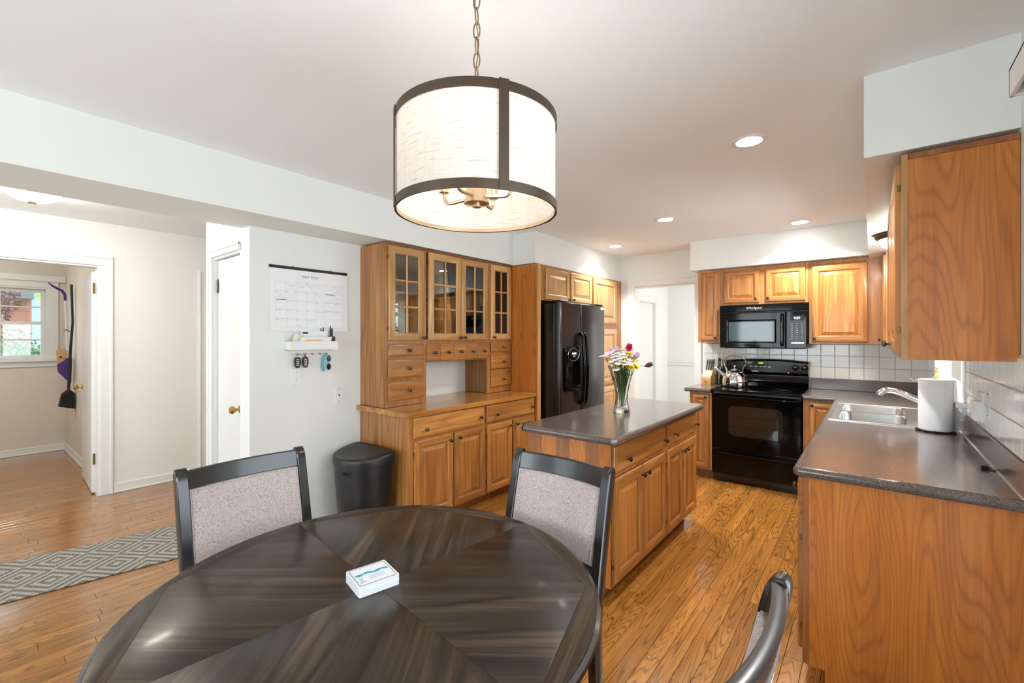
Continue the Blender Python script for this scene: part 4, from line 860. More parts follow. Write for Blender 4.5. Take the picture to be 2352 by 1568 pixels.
def flower(name, label, mat, off, n, ln, wd, tilt, lift, layers=1, eye='flower_eye', group=None, leaves=1, er=.2):
    t = thing(name, label, 'flower', (VX, VY, .9145), 0, group); c = Vector(off); root = Vector((off[0] * .12, off[1] * .12, .045)); midp = Vector((off[0] * .30, off[1] * .30, .16)); lip = Vector((off[0] * .7, off[1] * .7, .31)) if math.hypot(off[0], off[1]) > .05 else (midp + c) / 2
    ro_ = math.hypot(lip.x, lip.y)
    if ro_ > .076: lip = Vector((lip.x * .076 / ro_, lip.y * .076 / ro_, .335))
    if lip.z > c.z - .01 and math.hypot(off[0], off[1]) < .12: lip.z = (midp.z + c.z) / 2
    d = ((c - lip).normalized() * .5 + Vector((off[0] * 4, off[1] * 4, .55))).normalized(); M = d.to_track_quat('Z', 'Y').to_matrix()
    MB().tube([root, midp, lip, c], [.0022, .0022, .002, .0018], 6).build('stem', 'stem', t)
    m = MB()
    for l in range(layers): petals(m, c + d * .0015 * l, n, ln * (1 - .13 * l), wd, tilt + .005 * l, lift + .004 * l, M, 0, l * PI / n)
    m.build('petals', mat, t, ang=60)
    if eye: MB().sphere(c + d * .004, ln * er, 6, sc=(1, 1, 1)).build('eye', eye, t)
    return t
rt, fw_ = RT, FW
def vo(lat, dep, z): p = rt * lat + fw_ * dep; return (p.x, p.y, z)
flower('lily', 'large pale pink lily leaning over the vase rim', 'petal_pink', vo(-.085, -.01, .395), 6, .075, .034, -.012, .03, 1, 'flower_eye', None, er=.07)
flower('lily', 'pale pink lily half open behind the white daisies', 'petal_pink', vo(-.03, .05, .405), 6, .06, .03, .0, .04, 1, 'flower_eye', None, er=.07)
flower('alstroemeria', 'soft orange blossom drooping at the vase rim below the lily', 'petal_orange', vo(-.085, -.03, .352), 6, .032, .018, .0, .02, 2, 'flower_eye')
DZ = [(-.045, -.05, .372), (-.02, -.055, .382), (.01, -.05, .388), (.03, -.06, .372), (-.01, -.04, .405), (.045, -.055, .352), (-.06, -.04, .388), (.02, -.02, .415), (-.03, -.01, .412), (-.035, -.07, .348), (.015, -.07, .36), (-.045, -.062, .305), (-.055, -.03, .405), (0, 0, .422), (.03, -.035, .398), (-.015, -.065, .365), (.0, -.075, .345), (-.05, .02, .41), (-.025, .045, .425), (.005, .04, .425), (.028, -.075, .345), (-.07, -.055, .362), (-.03, -.045, .395), (.06, -.01, .405)]
for i, (a, b_, z) in enumerate(DZ):
    flower('daisy', 'small white daisy in the bunch filling the glass vase', 'petal_white', vo(a * 1.15, b_ * 1.1, z), 12, .029, .013, -.005, .004, 1, 'flower_eye', 'white daisies in the vase')
for lab, (a, b_, z), ln in (('big bright yellow chrysanthemum hanging over the vase rim', (.07, -.055, .322), .042), ('yellow chrysanthemum above the big drooping one', (.055, -.035, .36), .034), ('yellow chrysanthemum below the magenta carnation', (.035, -.03, .395), .03), ('yellow chrysanthemum facing forward low at the vase rim', (.035, -.085, .312), .034), ('small yellow chrysanthemum among the white daisies', (-.01, -.08, .342), .022)):
    flower('chrysanthemum', lab, 'petal_yellow', vo(a, b_, z), 14, ln, .011, -.004, .008, 3, 'petal_yellow', 'yellow chrysanthemums in the vase')
flower('carnation', 'magenta carnation at the top of the bouquet', 'petal_magenta', vo(.05, .01, .43), 16, .036, .02, -.012, .014, 5, 'petal_magenta', er=.45)
flower('carnation', 'pale pink carnation beside the yellow chrysanthemums', 'petal_pink', vo(.088, -.01, .375), 16, .032, .018, -.01, .014, 5, 'petal_pink', er=.45)
flower('carnation', 'wilted brown carnation sticking out sideways from the vase', 'petal_brown', vo(.15, -.03, .318), 9, .02, .012, .02, .016, 3, 'petal_brown', er=.3)
gl = thing('foliage', 'green leaves filling the neck of the glass vase', 'leaves', (VX, VY, .9145))
for k in range(120):
    a = random.random() * 2 * PI; z = random.uniform(.2, .37); r_ = random.uniform(.01, .045 + max(0, z - .25) * .45); c = Vector((r_ * math.cos(a), r_ * math.sin(a), z)); d = Vector((math.cos(a) * .7, math.sin(a) * .7, random.uniform(.1, .9))).normalized(); ln = random.uniform(.03, .06); sd = d.cross(Vector((0, 0, 1))).normalized() * random.uniform(.007, .013)
    MB().add([c, c + d * ln * .4 + sd, c + d * ln, c + d * ln * .4 - sd, c + d * ln * .45 + Vector((0, 0, -.004))], [(0, 1, 4), (1, 2, 4), (2, 3, 4), (3, 0, 4)]).build('leaf', 'leaf', gl)
for k in range(10):
    a = random.random() * 2 * PI; MB().tube([(.012 * math.cos(a), .012 * math.sin(a), .04), (.022 * math.cos(a + 1), .022 * math.sin(a + 1), .14), (.03 * math.cos(a), .03 * math.sin(a), .28)], .0028, 6).build('stem', 'stem', gl)

# ------------------------------------------------------------------ dining table
TX, TY, TZ, TR = -1.06, .728, .75, .605
tb = thing('dining_table', 'round espresso wooden pedestal table with sunburst veneer top', 'table', (TX, TY, 0), YAW)
core = MB().lathe([(.0, .712), (.545, .712), (.556, .70), (.575, .70), (.583, .712), (.598, .722), (.604, .735), (.602, .744), (.592, .7485), (.590, .7475), (.58, .7475), (.0, .7475)], 96, caps=False).build('top_edge', 'chair_wood', tb)
RI = .574
def sector_poly(k):   # four sunburst quadrants bounded by the octagon
    a = PI / 4 + k * PI / 2; return [(0, 0), (RI * math.cos(a), RI * math.sin(a)), (RI * math.cos(a + PI / 4), RI * math.sin(a + PI / 4)), (RI * math.cos(a + PI / 2), RI * math.sin(a + PI / 2))]
def slab(poly, mat, name, z0=.7474, z1=.75, g=.0006):
    cx = sum(p[0] for p in poly) / len(poly); cy = sum(p[1] for p in poly) / len(poly); L_ = lambda p, e: ((p[0] - cx) * (1 - e) + cx, (p[1] - cy) * (1 - e) + cy)
    return MB().loft([[(*L_(p, .0012), z0) for p in poly], [(*L_(p, .0012), z1 - .0004) for p in poly], [(*L_(p, .004), z1) for p in poly]], True, False, True).build(name, mat, tb)
for k in range(4): slab(sector_poly(k), 'espresso_y' if k % 2 == 0 else 'espresso', 'veneer_quarter')
for k in range(8):
    a0, a1 = k * PI / 4, (k + 1) * PI / 4; arc = [(.5905 * math.cos(a0 + (a1 - a0) * i / 10), .5905 * math.sin(a0 + (a1 - a0) * i / 10)) for i in range(11)]
    poly = [(RI * math.cos(a0), RI * math.sin(a0))] + arc + [(RI * math.cos(a1), RI * math.sin(a1))]
    am = (a0 + a1) / 2; o = slab([(p[0] * math.cos(-am) - p[1] * math.sin(-am), p[0] * math.sin(-am) + p[1] * math.cos(-am)) for p in poly], 'espresso_y', 'border_veneer'); o.rotation_euler = (0, 0, am)
MB().lathe([(.44, .66), (.46, .665), (.46, .712), (.44, .712)], 64, caps=False).build('apron', 'chair_wood', tb)
MB().lathe([(.19, .13), (.17, .16), (.1, .2), (.08, .26), (.11, .33), (.13, .42), (.11, .52), (.08, .58), (.1, .64), (.2, .70), (.2, .712)], 40).build('pedestal', 'chair_wood', tb)
for k in range(4):
    a = PI / 4 + k * PI / 2; pr = [(.08, .2), (.17, .18), (.28, .1), (.335, .06), (.36, .001), (.3, .001), (.24, .05), (.15, .11), (.08, .12)]
    MB().prism(pr, -.045, .045, 'Y').build('foot', 'chair_wood', tb, rot=(0, 0, a))

# ------------------------------------------------------------------ dining chairs
def make_chair(label, loc, rz):
    t = thing('dining_chair', label, 'chair', loc, rz, 'dining chairs around the round table'); HW = .225
    def yback(z): return .195 + .098 * max(0, (z - .45) / .52) ** 1.25 + (.05 * max(0, (.45 - z) / .45) ** 1.5)
    for s_ in (-1, 1):
        zs = [0.001, .12, .25, .38, .45, .55, .65, .75, .85, .92, .945, .957, .964, .968, .970]; rings = []
        for z in zs:
            dpt = .046 * (1 if z < .93 else math.sqrt(max(.02, 1 - ((z - .93) / .0408) ** 2))); wd = .036 if z < .964 else .034; y = yback(z); xo = s_ * (HW - .018 - (.012 * max(0, (.45 - z) / .45)))
            rings.append([(xo + wd / 2 * a, y + dpt / 2 * b_, z) for a, b_ in ((-.8, -1), (.8, -1), (1, -.8), (1, .8), (.8, 1), (-.8, 1), (-1, .8), (-1, -.8))])
        MB().loft(rings).build('back_post', 'chair_wood', t, ang=40)
    bow = .023
    def rail(z0, z1, th, name, mat, grow=0.0, pad=0.0, xw=HW - .036, doff=0.0):
        m = MB(); rings = []; n = 14
        for k in range(n + 1):
            u_ = 2 * k / n - 1; x = u_ * xw; yb = bow * (1 - u_ * u_); e = pad * math.sqrt(max(0, 1 - u_ ** 4)); mid = (z0 + z1) / 2
            rings.append([(x, yback(z) + yb - th / 2 * f_ - e * g_ + doff, z) for z, f_, g_ in ((z0, 1, .15), (z0 + (z1 - z0) * .12, 1, .7), (mid, 1, 1), (z1 - (z1 - z0) * .12, 1, .7), (z1, 1, .15), (z1 + grow, .5, 0), (z1, -1, 0), (mid, -1, 0), (z0, -1, 0))])
        m.loft(rings); return m.build(name, mat, t, ang=45)
    rail(.90, .958, .026, 'top_rail', 'chair_wood', .004); rail(.60, .635, .024, 'lower_rail', 'chair_wood', .001)
    rail(.640, .897, .034, 'back_cushion', 'upholstery', 0, .016, HW - .037)
    pp = []; 
    for u_, z in [(-1 + .04 * 0, .893)] + [(-1 + 2 * k / 12, .893) for k in range(13)] + [(1, .893 - .248 * k / 6) for k in range(1, 7)] + [(1 - 2 * k / 12, .645) for k in range(1, 13)] + [(-1, .645 + .248 * k / 6) for k in range(1, 6)]:
        uu = u_ * .965; pp.append((uu * (HW - .037), yback(z) + bow * (1 - uu * uu) - .0195, z))
    MB().tube(pp[1:], .0032, 6, closed=True).build('piping', 'upholstery', t)
    sp_ = []
    for z, gx, dy in ((.405, 0, 0), (.425, .012, .01), (.455, .014, .012), (.472, -.005, -.005), (.479, -.06, -.06)):
        sp_.append([(x * (1 + gx / .22), y * (1 + dy / .22) , z) for x, y in rrect(.44, .42, .045, 4, 0, -.03)])
    MB().loft(sp_).build('seat', 'upholstery', t, ang=60)
    MB().box(-.2, .2, -.225, -.2, .345, .404).box(-.2, -.178, -.2, .17, .345, .404).box(.178, .2, -.2, .17, .345, .404).box(-.178, .178, .15, .17, .345, .404).build('seat_frame', 'chair_wood', t)
    for s_ in (-1, 1):
        MB().loft([[(s_ * .195 + a * w_, -.205 + b_ * w_, z) for a, b_ in ((-1, -1), (1, -1), (1, 1), (-1, 1))] for z, w_ in ((.001, .014), (.2, .018), (.404, .022))]).build('leg', 'chair_wood', t)
        MB().cbox(s_ * .19 - .009, s_ * .19 + .009, -.19, .2, .16, .185, c=.003).build('stretcher', 'chair_wood', t)
    return t
make_chair('dark dining chair with grey upholstered back standing by the hallway runner', (-1.598, .705, 0), R(90))
make_chair('dark dining chair with grey upholstered back in front of the island end', (-.953, 1.182, 0), R(-3))
make_chair('dark dining chair with grey upholstered back nearest the sink counter end panel', (-.438, .814, 0), R(-92.6))
# stack of cards
p0 = pxz(855, 1320, .777); cds = thing('card_stack', 'squared stack of white printed cards with a teal stripe on top', 'cards', (-1.081, .728, TZ + .0005), R(-12.5))
ZC = 0
for k, (hh, dx) in enumerate(((.0105, 0), (.005, .0008), (.006, -.0006), (.0055, .0006))):
    MB().loft([[(x + dx, y, z) for x, y in rrect(.106, .113, .006, 4)] for z in (ZC, ZC + .0004, ZC + hh - .0005, ZC + hh - .0001)]).build('card_bundle', 'card_stock', cds); ZC += hh
MB().tube([(x, y, ZC + .0001) for x, y in rrect(.094, .101, .005, 4)], .0007, 4, closed=True).build('printed_border', 'navy_ink', cds)
wv = [(-.0105 + .003 * math.sin(k * 1.1) + k * .0003, -.045 + .09 * k / 12, .003 + .0035 * abs(math.sin(k * .9 + .4))) for k in range(13)]
MB().loft([[(x - h_, y, ZC + .0002), (x + h_, y, ZC + .0002)] for x, y, h_ in wv], False, False, False).build('printed_stripe', 'teal_ink', cds)
for k in range(6): MB().box(.008 + .0035 * k, .0095 + .0035 * k, -.015, .03 - .004 * (k % 3), ZC, ZC + .0003).build('printed_line', 'faint_ink', cds)
for k in range(5): MB().tube([(.008 + .006 * k, -.042 + .004 * math.sin(i * 1.7 + k) + .0018 * i, ZC + .0001) for i in range(7)], .0005, 4).build('printed_scribble', 'ink', cds)

# ------------------------------------------------------------------ trash can (flat side against the hutch, round side toward the table)
tc_ = thing('trash_can', 'black half-round plastic trash can with dished lid beside the hutch', 'trash can', (-2.89, 1.985, 0), 0)
def dshape(hw, dp_, n=20, r=.04):
    pts = [(-hw, -r), (-hw + r * .3, -r * .3), (-hw + r, 0), (hw - r, 0), (hw - r * .3, -r * .3), (hw, -r)]
    pts += [(hw * math.cos(PI * k / n), -r - (dp_ - r) * math.sin(PI * k / n) ** .9) for k in range(1, n)]
    return pts
m = MB(); m.loft([[(x, y - .012, z) for x, y in dshape(w_, d_)] for w_, d_, z in ((.185, .255, .002), (.19, .26, .01), (.215, .285, .3), (.235, .3, .535), (.235, .3, .54))]); m.build('bin', 'black_plastic', tc_, ang=50)
m = MB(); N_ = len(dshape(.25, .33)); R0 = dshape(.248, .322)
def lidring(sc_, zf): return [(x * sc_, -.155 + (y + .155) * sc_, zf(x * sc_, -.155 + (y + .155) * sc_)) for x, y in R0]
hgt = lambda x, y: .592 + .036 * max(0, (y + .32) / .32) ** 1.4
m.loft([lidring(.965, lambda x, y: .538), lidring(1, lambda x, y: .54), lidring(1.0, lambda x, y: hgt(x, y) - .028), lidring(.985, lambda x, y: hgt(x, y) - .008), lidring(.93, hgt), lidring(.75, lambda x, y: hgt(x, y) - .006), lidring(.4, lambda x, y: hgt(x, y) - .016), lidring(.08, lambda x, y: hgt(x, y) - .02)]); m.build('lid', 'black_plastic', tc_, ang=50)
MB().tube([(.06, -.302, .50), (.07, -.318, .49), (.1, -.312, .49), (.11, -.295, .50)], .006, 8).build('grip', 'black_plastic', tc_)

# ------------------------------------------------------------------ wall calendar (local x = world y, front toward +X)
ca = thing('wall_calendar', 'large white wall calendar for May 2023 with black top strip', 'calendar', (XL, 1.628, 1.70), R(90)); W_, H_ = .575, .445
sh = MB(); n = 10
sh.loft([[(-W_ / 2 + W_ * k / n, -.004 - .012 * (1 - j / 4) ** 2 * (.4 + .6 * abs(2 * k / n - 1)) - .0005, -H_ / 2 + H_ * j / 4) for k in range(n + 1)] for j in range(5)], False, False, False); sh.build('sheet', 'paper', ca)
MB().box(-W_ / 2 + .004, W_ / 2 - .006, -.0005, -.003, -H_ / 2 + .004, H_ / 2 - .01).build('lower_sheets', 'paper', ca)
MB().cbox(-W_ / 2 - .001, W_ / 2 + .001, 0, -.009, H_ / 2 - .014, H_ / 2 + .006, c=.001).build('top_strip', 'black_plastic', ca)
for x in (-.13, .15): MB().tube([(x, -.001, H_ / 2 + .012), (x, -.011, H_ / 2 + .01), (x, -.012, H_ / 2 - .004)], .0018, 6).build('pin', 'wire', ca)
def cy(x, z): j = (z + H_ / 2) / H_; return -.0062 - .012 * (1 - j) ** 2 * (.4 + .6 * abs(2 * x / W_))
gx = [-.25 + .5 * k / 7 for k in range(8)]; gz = [.118 - .318 * k / 5 for k in range(6)]
lm = MB()
for x in gx: lm.loft([[(x - .0006, cy(x, z), z), (x + .0006, cy(x, z), z)] for z in [gz[-1] + (gz[0] - gz[-1]) * k / 8 for k in range(9)]], False, False, False)
for z in gz: lm.loft([[(x, cy(x, z), z - .0006), (x, cy(x, z), z + .0006)] for x in [gx[0] + .5 * k / 10 for k in range(11)]], False, False, False)
lm.build('printed_grid', 'faint_ink', ca)
text('printed_title', 'MAY 2023', .024, 'ink', ca, (-.005, cy(0, .165), .165), (R(90), 0, 0), ext=.0001)
dn = 1
for r_ in range(5):
    for c_ in range(7):
        if r_ == 0 and c_ == 0: continue
        if dn > 31: break
        x, z = gx[c_] + .01, gz[r_] - .008; text('printed_number', str(dn), .010, 'ink', ca, (x, cy(x, z) - .0003, z), (R(90), 0, 0), ext=.00005); dn += 1
def scrib(x, z, ln, mat='faint_ink', w_=.0006, amp=.0018):
    MB().tube([(x + ln * k / 14, cy(x + ln * k / 14, z) - .0004, z + amp * math.sin(k * 2.3 + x * 90) * random.uniform(.4, 1)) for k in range(15)], w_, 4).build('handwriting', mat, ca)
for c_, r_, dz in ((1, 0, .02), (2, 0, .02), (2, 0, .03), (3, 0, .018), (5, 0, .03), (6, 1, .03), (0, 1, .045), (6, 0, .05), (5, 2, .004), (6, 2, .006), (0, 3, .004), (1, 3, .004), (5, 3, .004), (6, 3, .008), (4, 3, .012), (4, 3, .045), (0, 4, .004), (1, 2, .004), (3, 4, .012), (0, 2, .018), (5, 1, .05), (2, 1, -.004)): scrib(gx[c_] + .015, gz[r_] - dz, .045, 'faint_ink', .0008)
for c_, r_ in ((1, 0), (6, 0), (0, 1), (1, 1), (3, 0), (4, 0)):
    for a, b_ in ((0, 1), (1, 0)):
        if c_ in (3, 4) and a: continue
        MB().tube([(gx[c_] + (gx[1] - gx[0]) * (a + (b_ - a) * k / 4), cy(gx[c_] + .03, gz[r_] - .03) - .0006, gz[r_] - .063 * k / 4) for k in range(5)], .0005, 4).build('pen_cross', 'faint_ink', ca)
for x, z in ((gx[5] + .012, gz[1] - .004), (gx[0] + .01, gz[2] + .003)): MB().box(x, x + .06, cy(x, z) - .0012, cy(x, z) - .0004, z - .002, z + .002).build('marker_bar', 'navy_ink', ca)
scrib(gx[2] + .012, gz[4] - .045, .012, 'red_ink', .0012)

# ------------------------------------------------------------------ wall organizer with mail, pens, keys and sunglasses
RY = 1.62; og = thing('wall_organizer', 'white metal wall rack with copper hooks under the calendar', 'wall rack', (XL, RY, 1.345), R(90)); hw = .176
MB().box(-hw, hw, -.09, -.0915, 0, .058).box(-hw, hw, -.001, -.0025, 0, .11).box(-hw, -hw + .0015, 0, -.09, 0, .058).box(hw - .0015, hw, 0, -.09, 0, .058).box(-hw, hw, 0, -.09, 0, .0015).build('tray', 'white_metal', og)
MB().tube([(-hw + .02, -.04, 0), (-hw + .022, -.028, -.03), (-hw + .04, -.02, -.036), (hw - .04, -.02, -.036), (hw - .022, -.028, -.03), (hw - .02, -.04, 0)], .002, 6).build('rail', 'white_metal', og)
HK = [-.104, -.048, .006, .062, .112]
for x in HK: MB().lathe([(.004, 0), (.004, .014), (.007, .018), (.007, .022), (.001, .024)], 12, (x, -.018, -.033), 'Y').build('hook', 'copper', og)
def env(name, label, mat, x, z, wd, ht, tilt, y, cat='envelope', roll=0):
    o = MB().cbox(-wd / 2, wd / 2, 0, -.003, 0, ht, c=.0005).build(name, mat, None, (XL + y, RY + x, z), (R(0), 0, R(90))); o.rotation_euler = (R(0), R(0), R(90)); o.rotation_mode = 'XYZ'
    o.matrix_world = Matrix.Translation((XL + y, RY + x, z)) @ Matrix.Rotation(R(90), 4, 'Z') @ Matrix.Rotation(tilt, 4, 'X') @ Matrix.Rotation(roll, 4, 'Y')
    return tag(o, label, cat)
ev = thing('window_envelope', 'white window envelope propped at the front of the wall rack', 'envelope', (XL + .045, RY - .005, 1.349), R(90))
MB().loft([[(x, -.028 + .32 * 0 - z * .18 - y_, z) for x, z in ((-.125, .0), (.115, .0), (.13, .085), (-.095, .085))] for y_ in (0, .002)]).build('paper', 'paper', ev)
MB().box(-.07, .06, -.0465, -.0475, .058, .066).build('yellow_stripe', 'yellow_paper', ev)
ev = thing('mail_envelope', 'tall white envelope with a dark stamp at the back of the wall rack', 'envelope', (XL + .02, RY, 1.349), R(90))
MB().loft([[(x, -.005 - z * .12 - y_, z) for x, z in ((-.10, .0), (.115, .0), (.118, .128), (-.082, .128))] for y_ in (0, .002)]).build('paper', 'paper', ev)
MB().box(-.07, -.03, -.0225, -.0235, .108, .12).build('stamp', 'black_matte', ev); MB().box(-.095, -.06, -.0195, -.0205, .088, .097).build('highlighter_mark', 'highlight', ev)
ev = thing('yellow_edged_envelope', 'leaning envelope with a yellow edge at the hall end of the rack', 'envelope', (XL + .03, RY, 1.349), R(90))
MB().loft([[(x, -.004 - y_, z) for x, z in ((-.16, .0), (-.09, .0), (-.08, .1), (-.135, .108))] for y_ in (0, .002)]).build('paper', 'paper', ev); MB().loft([[(x, -.0065 - y_, z) for x, z in ((-.16, .0), (-.15, .0), (-.125, .107), (-.135, .108))] for y_ in (0, .0008)]).build('yellow_edge', 'yellow_paper', ev)
ph = thing('pen_cup', 'small dark wedge-shaped pen cup in the end of the wall rack', 'pen cup', (XL + .04, RY + .14, 1.349), R(90)); MB().prism([(-.035, 0), (.022, 0), (.022, .09), (-.008, .09)], -.03, .02, 'Y').build('cup', 'black_plastic', ph)
for i, (x, hh, mt, lab) in enumerate(((.003, .17, 'black_plastic', 'tall black pen in the rack pen cup'), (.015, .15, 'black_plastic', 'thick black marker in the rack pen cup'), (-.02, .145, 'highlight', 'yellow pen standing behind the envelopes'), (-.012, .155, 'black_matte', 'black-capped pen standing behind the envelopes'), (-.032, .15, 'pewter', 'grey pen standing behind the envelopes'))):
    y = .14 + (x if i < 2 else x - .03); pe = thing('pen', lab, 'pen', (XL + (.035 if i < 2 else .012), RY + y, 1.351), R(90)); zb0 = .09 if i < 2 else .0
    MB().tube([(0, 0, zb0 + .0), (0, -.002, hh - .02), (0.001, -.003, hh)], [.0045, .0045, .002] if i != 1 else [.007, .007, .004], 8).build('barrel', mt, pe)
    MB().cbox(-.0012, .0012, -.008, -.0055, hh - .045, hh - .01, c=.0004).build('pocket_clip', 'wire', pe)
for i, x in enumerate((HK[0], HK[1])):
    ky = thing('car_key', ['car key fob with silver buttons on the end hook of the rack', 'car key fob hanging with a bunch of small keys'][i], 'keys', (XL + .036, RY + x, 1.305), R(90))
    MB().tube([(.009 * math.cos(k * PI / 8), .001, .001 + .011 * math.sin(k * PI / 8)) for k in range(16)], .0013, 6, closed=True).build('split_ring', 'steel', ky)
    bd = MB().loft([[(x_, y_, z_) for x_, z_ in [(p[0], p[1]) for p in ((-.014, -.014), (.014, -.014), (.02, -.03), (.02, -.06), (.012, -.088), (-.01, -.088), (-.02, -.06), (-.02, -.03))]] for y_ in (.006, -.009)]).build('fob', 'black_plastic', ky)
    for k in range(4): MB().cbox(-.011, .009, -.009, -.0105, -.03 - .013 * k - .004, -.03 - .013 * k + .004, c=.0015).build('button', 'silver_print', bd)
    if i:
        for a in (.35, .6): MB().prism([(0, 0), (.006, -.012), (.004, -.05), (-.004, -.05), (-.006, -.012)], .008, .01, 'Y').xf(Matrix.Rotation(-a, 4, 'Y')).build('small_key', 'copper', ky)
sg = thing('sunglasses', 'light blue sunglasses with dark lenses hanging from the last rack hook', 'sunglasses', (XL + .03, RY + HK[4] - .01, 1.305), R(90))
def lens(cz): return [(.022 + .017 * math.cos(k * PI / 10), cz + .024 * math.sin(k * PI / 10)) for k in range(20)]
for cz in (-.03, -.09): MB().prism(lens(cz), -.014, -.018, 'Y').build('lens', 'lens_dark', sg); MB().tube([(x, -.016, z) for x, z in lens(cz)], .0028, 6, closed=True).build('rim', 'sky_blue_plastic', sg)
MB().tube([(.008, -.016, .004), (-.012, -.014, -.02), (-.018, -.012, -.06), (-.016, -.01, -.1), (-.008, -.012, -.122)], [.006, .005, .0045, .005, .004], 8).tube([(-.006, -.005, .002), (-.02, -.004, -.04), (-.024, -.004, -.09), (-.012, -.006, -.125)], .004, 8).build('temple', 'sky_blue_plastic', sg); MB().tube([(.01, -.016, -.053), (.002, -.018, -.06), (.01, -.016, -.067)], .003, 6).build('bridge', 'sky_blue_plastic', sg)
sw_ = thing('light_switch', 'white toggle switch plate half hidden by the hanging keys', 'switch', (XL, 1.523, 1.155), R(90)); MB().cbox(-.036, .036, 0, -.005, -.058, .058, c=.002).build('plate', 'white_plastic', sw_); MB().cbox(-.005, .005, -.005, -.014, -.012, .008, c=.001).build('toggle', 'white_plastic', sw_)
for z in (-.03, .03): MB().lathe([(.003, 0), (.003, .001), (.0005, .0014)], 8, (0, -.005, z), 'Y').build('screw', 'pewter', sw_)
pj = thing('phone_jack', 'white wall plate with a single dark jack beside the hutch', 'wall plate', (XL, 1.853, .99), R(90)); MB().loft([[(x, y, z) for x, z in rrect(.072, .118, .01, 4)] for y in (0, -.004)] + [[(x * .96, -.006, z * .97) for x, z in rrect(.072, .118, .01, 4)]]).build('plate', 'white_plastic', pj); MB().cbox(-.006, .006, -.005, -.0065, -.008, .006, c=.0005).build('jack', 'black_matte', pj)
for z in (-.046, .046): MB().lathe([(.003, 0), (.003, .001), (.0005, .0014)], 8, (0, -.0058, z), 'Y').build('screw', 'pewter', pj)

# ------------------------------------------------------------------ pendant over the table
PX, PY = -.883, .938; pz0, pz1, pr_ = 1.783, 2.046, .228
pd = thing('pendant_lamp', 'linen drum pendant with bronze bands hanging on a chain over the table', 'lamp', (PX, PY, 0))
n = 96; me_v = []; m = MB(); m.loft([[((pr_ - .004) * math.cos(2 * PI * k / n), (pr_ - .004) * math.sin(2 * PI * k / n), z) for k in range(n + 1)] for z in (pz0 + .003, pz0 + .09, pz0 + .18, pz1 - .003)], False, False, False)
shd = m.build('shade', 'linen', pd); uvl = shd.data.uv_layers.new(name='UVMap')
for lp in shd.data.loops: v_ = shd.data.vertices[lp.vertex_index].co; a = (lp.vertex_index % (n + 1)) / n; uvl.data[lp.index].uv = (a * 5.4, v_.z)
for nm, z0, z1 in (('bottom_band', pz0, pz0 + .024), ('top_band', pz1 - .024, pz1)): MB().loft([[(r_ * math.cos(2 * PI * k / n), r_ * math.sin(2 * PI * k / n), z) for k in range(n)] for r_, z in ((pr_ - .0015, z0), (pr_ + .0005, z0), (pr_ + .0005, z1), (pr_ - .0015, z1), (pr_ - .0015, z0))], True, False, False).build(nm, 'bronze', pd)
MB().lathe([(pr_ - .0055, pz0 + .001), (pr_ - .0055, pz0 + .012)], n, caps=False).build('inner_lip', 'nickel', pd)
toc = math.atan2(-PY, -PX)
for k in range(4):
    a = toc + R(16.5) + k * PI / 2; wd = .0125 / pr_
    MB().loft([[(r_ * math.cos(a + s_), r_ * math.sin(a + s_), z) for r_, s_ in ((pr_ + .0005, -wd), (pr_ + .003, -wd), (pr_ + .003, wd), (pr_ + .0005, wd))] for z in (pz0, pz1 + .002)]).build('strap', 'bronze', pd)
MB().lathe([(.003, 1.800), (.012, 1.802), (.012, 1.808), (.036, 1.812), (.036, 1.820), (.031, 1.822), (.03, 1.854), (.02, 1.860), (.006, 1.862), (.006, 2.03)], 28).build('hub', 'nickel', pd)
for k in range(4):
    a = toc + R(62) + k * PI / 2; ca_, sa_ = math.cos(a), math.sin(a)
    ar = MB().tube(crv([(ca_ * r_, sa_ * r_, z) for r_, z in ((.028, 1.830), (.06, 1.826), (.09, 1.824), (.102, 1.830), (.108, 1.842), (.109, 1.857))]), .0055, 10).build('arm', 'nickel', pd)
    MB().lathe([(.012, 1.855), (.015, 1.857), (.015, 1.907), (.012, 1.909)], 16, (ca_ * .109, sa_ * .109, 0)).build('socket', 'nickel', ar)
    MB().lathe([(.008, 1.909), (.014, 1.917), (.017, 1.934), (.013, 1.952), (.004, 1.974), (.001, 1.976)], 14, (ca_ * .109, sa_ * .109, 0)).build('bulb', 'bulb_glow', ar)
    lamp('pendant_bulb_light', 'POINT', (PX + ca_ * .109, PY + sa_ * .109, 2.0), .52, (1, .93, .86), shadow_soft_size=.012)
for k in range(3):
    a = toc + k * 2 * PI / 3; MB().tube([(.006 * math.cos(a), .006 * math.sin(a), 2.025), ((pr_ - .002) * math.cos(a), (pr_ - .002) * math.sin(a), 2.034)], .003, 6).build('spider_arm', 'bronze', pd)
zz = 2.028; k = 0
while zz < CEIL - .04:
    lk_ = [(.0095 * math.cos(j * PI / 8), 0, .024 * math.sin(j * PI / 8)) for j in range(16)]; ln_ = MB().tube(lk_, .0023, 7, closed=True).build('chain_link', 'aged_nickel', pd, (0, 0, zz + .024), (0, 0, R(20 + 90 * (k % 2)))); zz += .0425; k += 1
MB().tube([(.004 * math.sin(j), .004 * math.cos(j * .8), 2.03 + (CEIL - 2.045) * j / 14) for j in range(15)], .0016, 6).build('cord', 'aged_nickel', pd)
MB().lathe([(.008, CEIL - .045), (.03, CEIL - .04), (.06, CEIL - .018), (.064, CEIL - .001)], 28).build('canopy', 'nickel', pd)

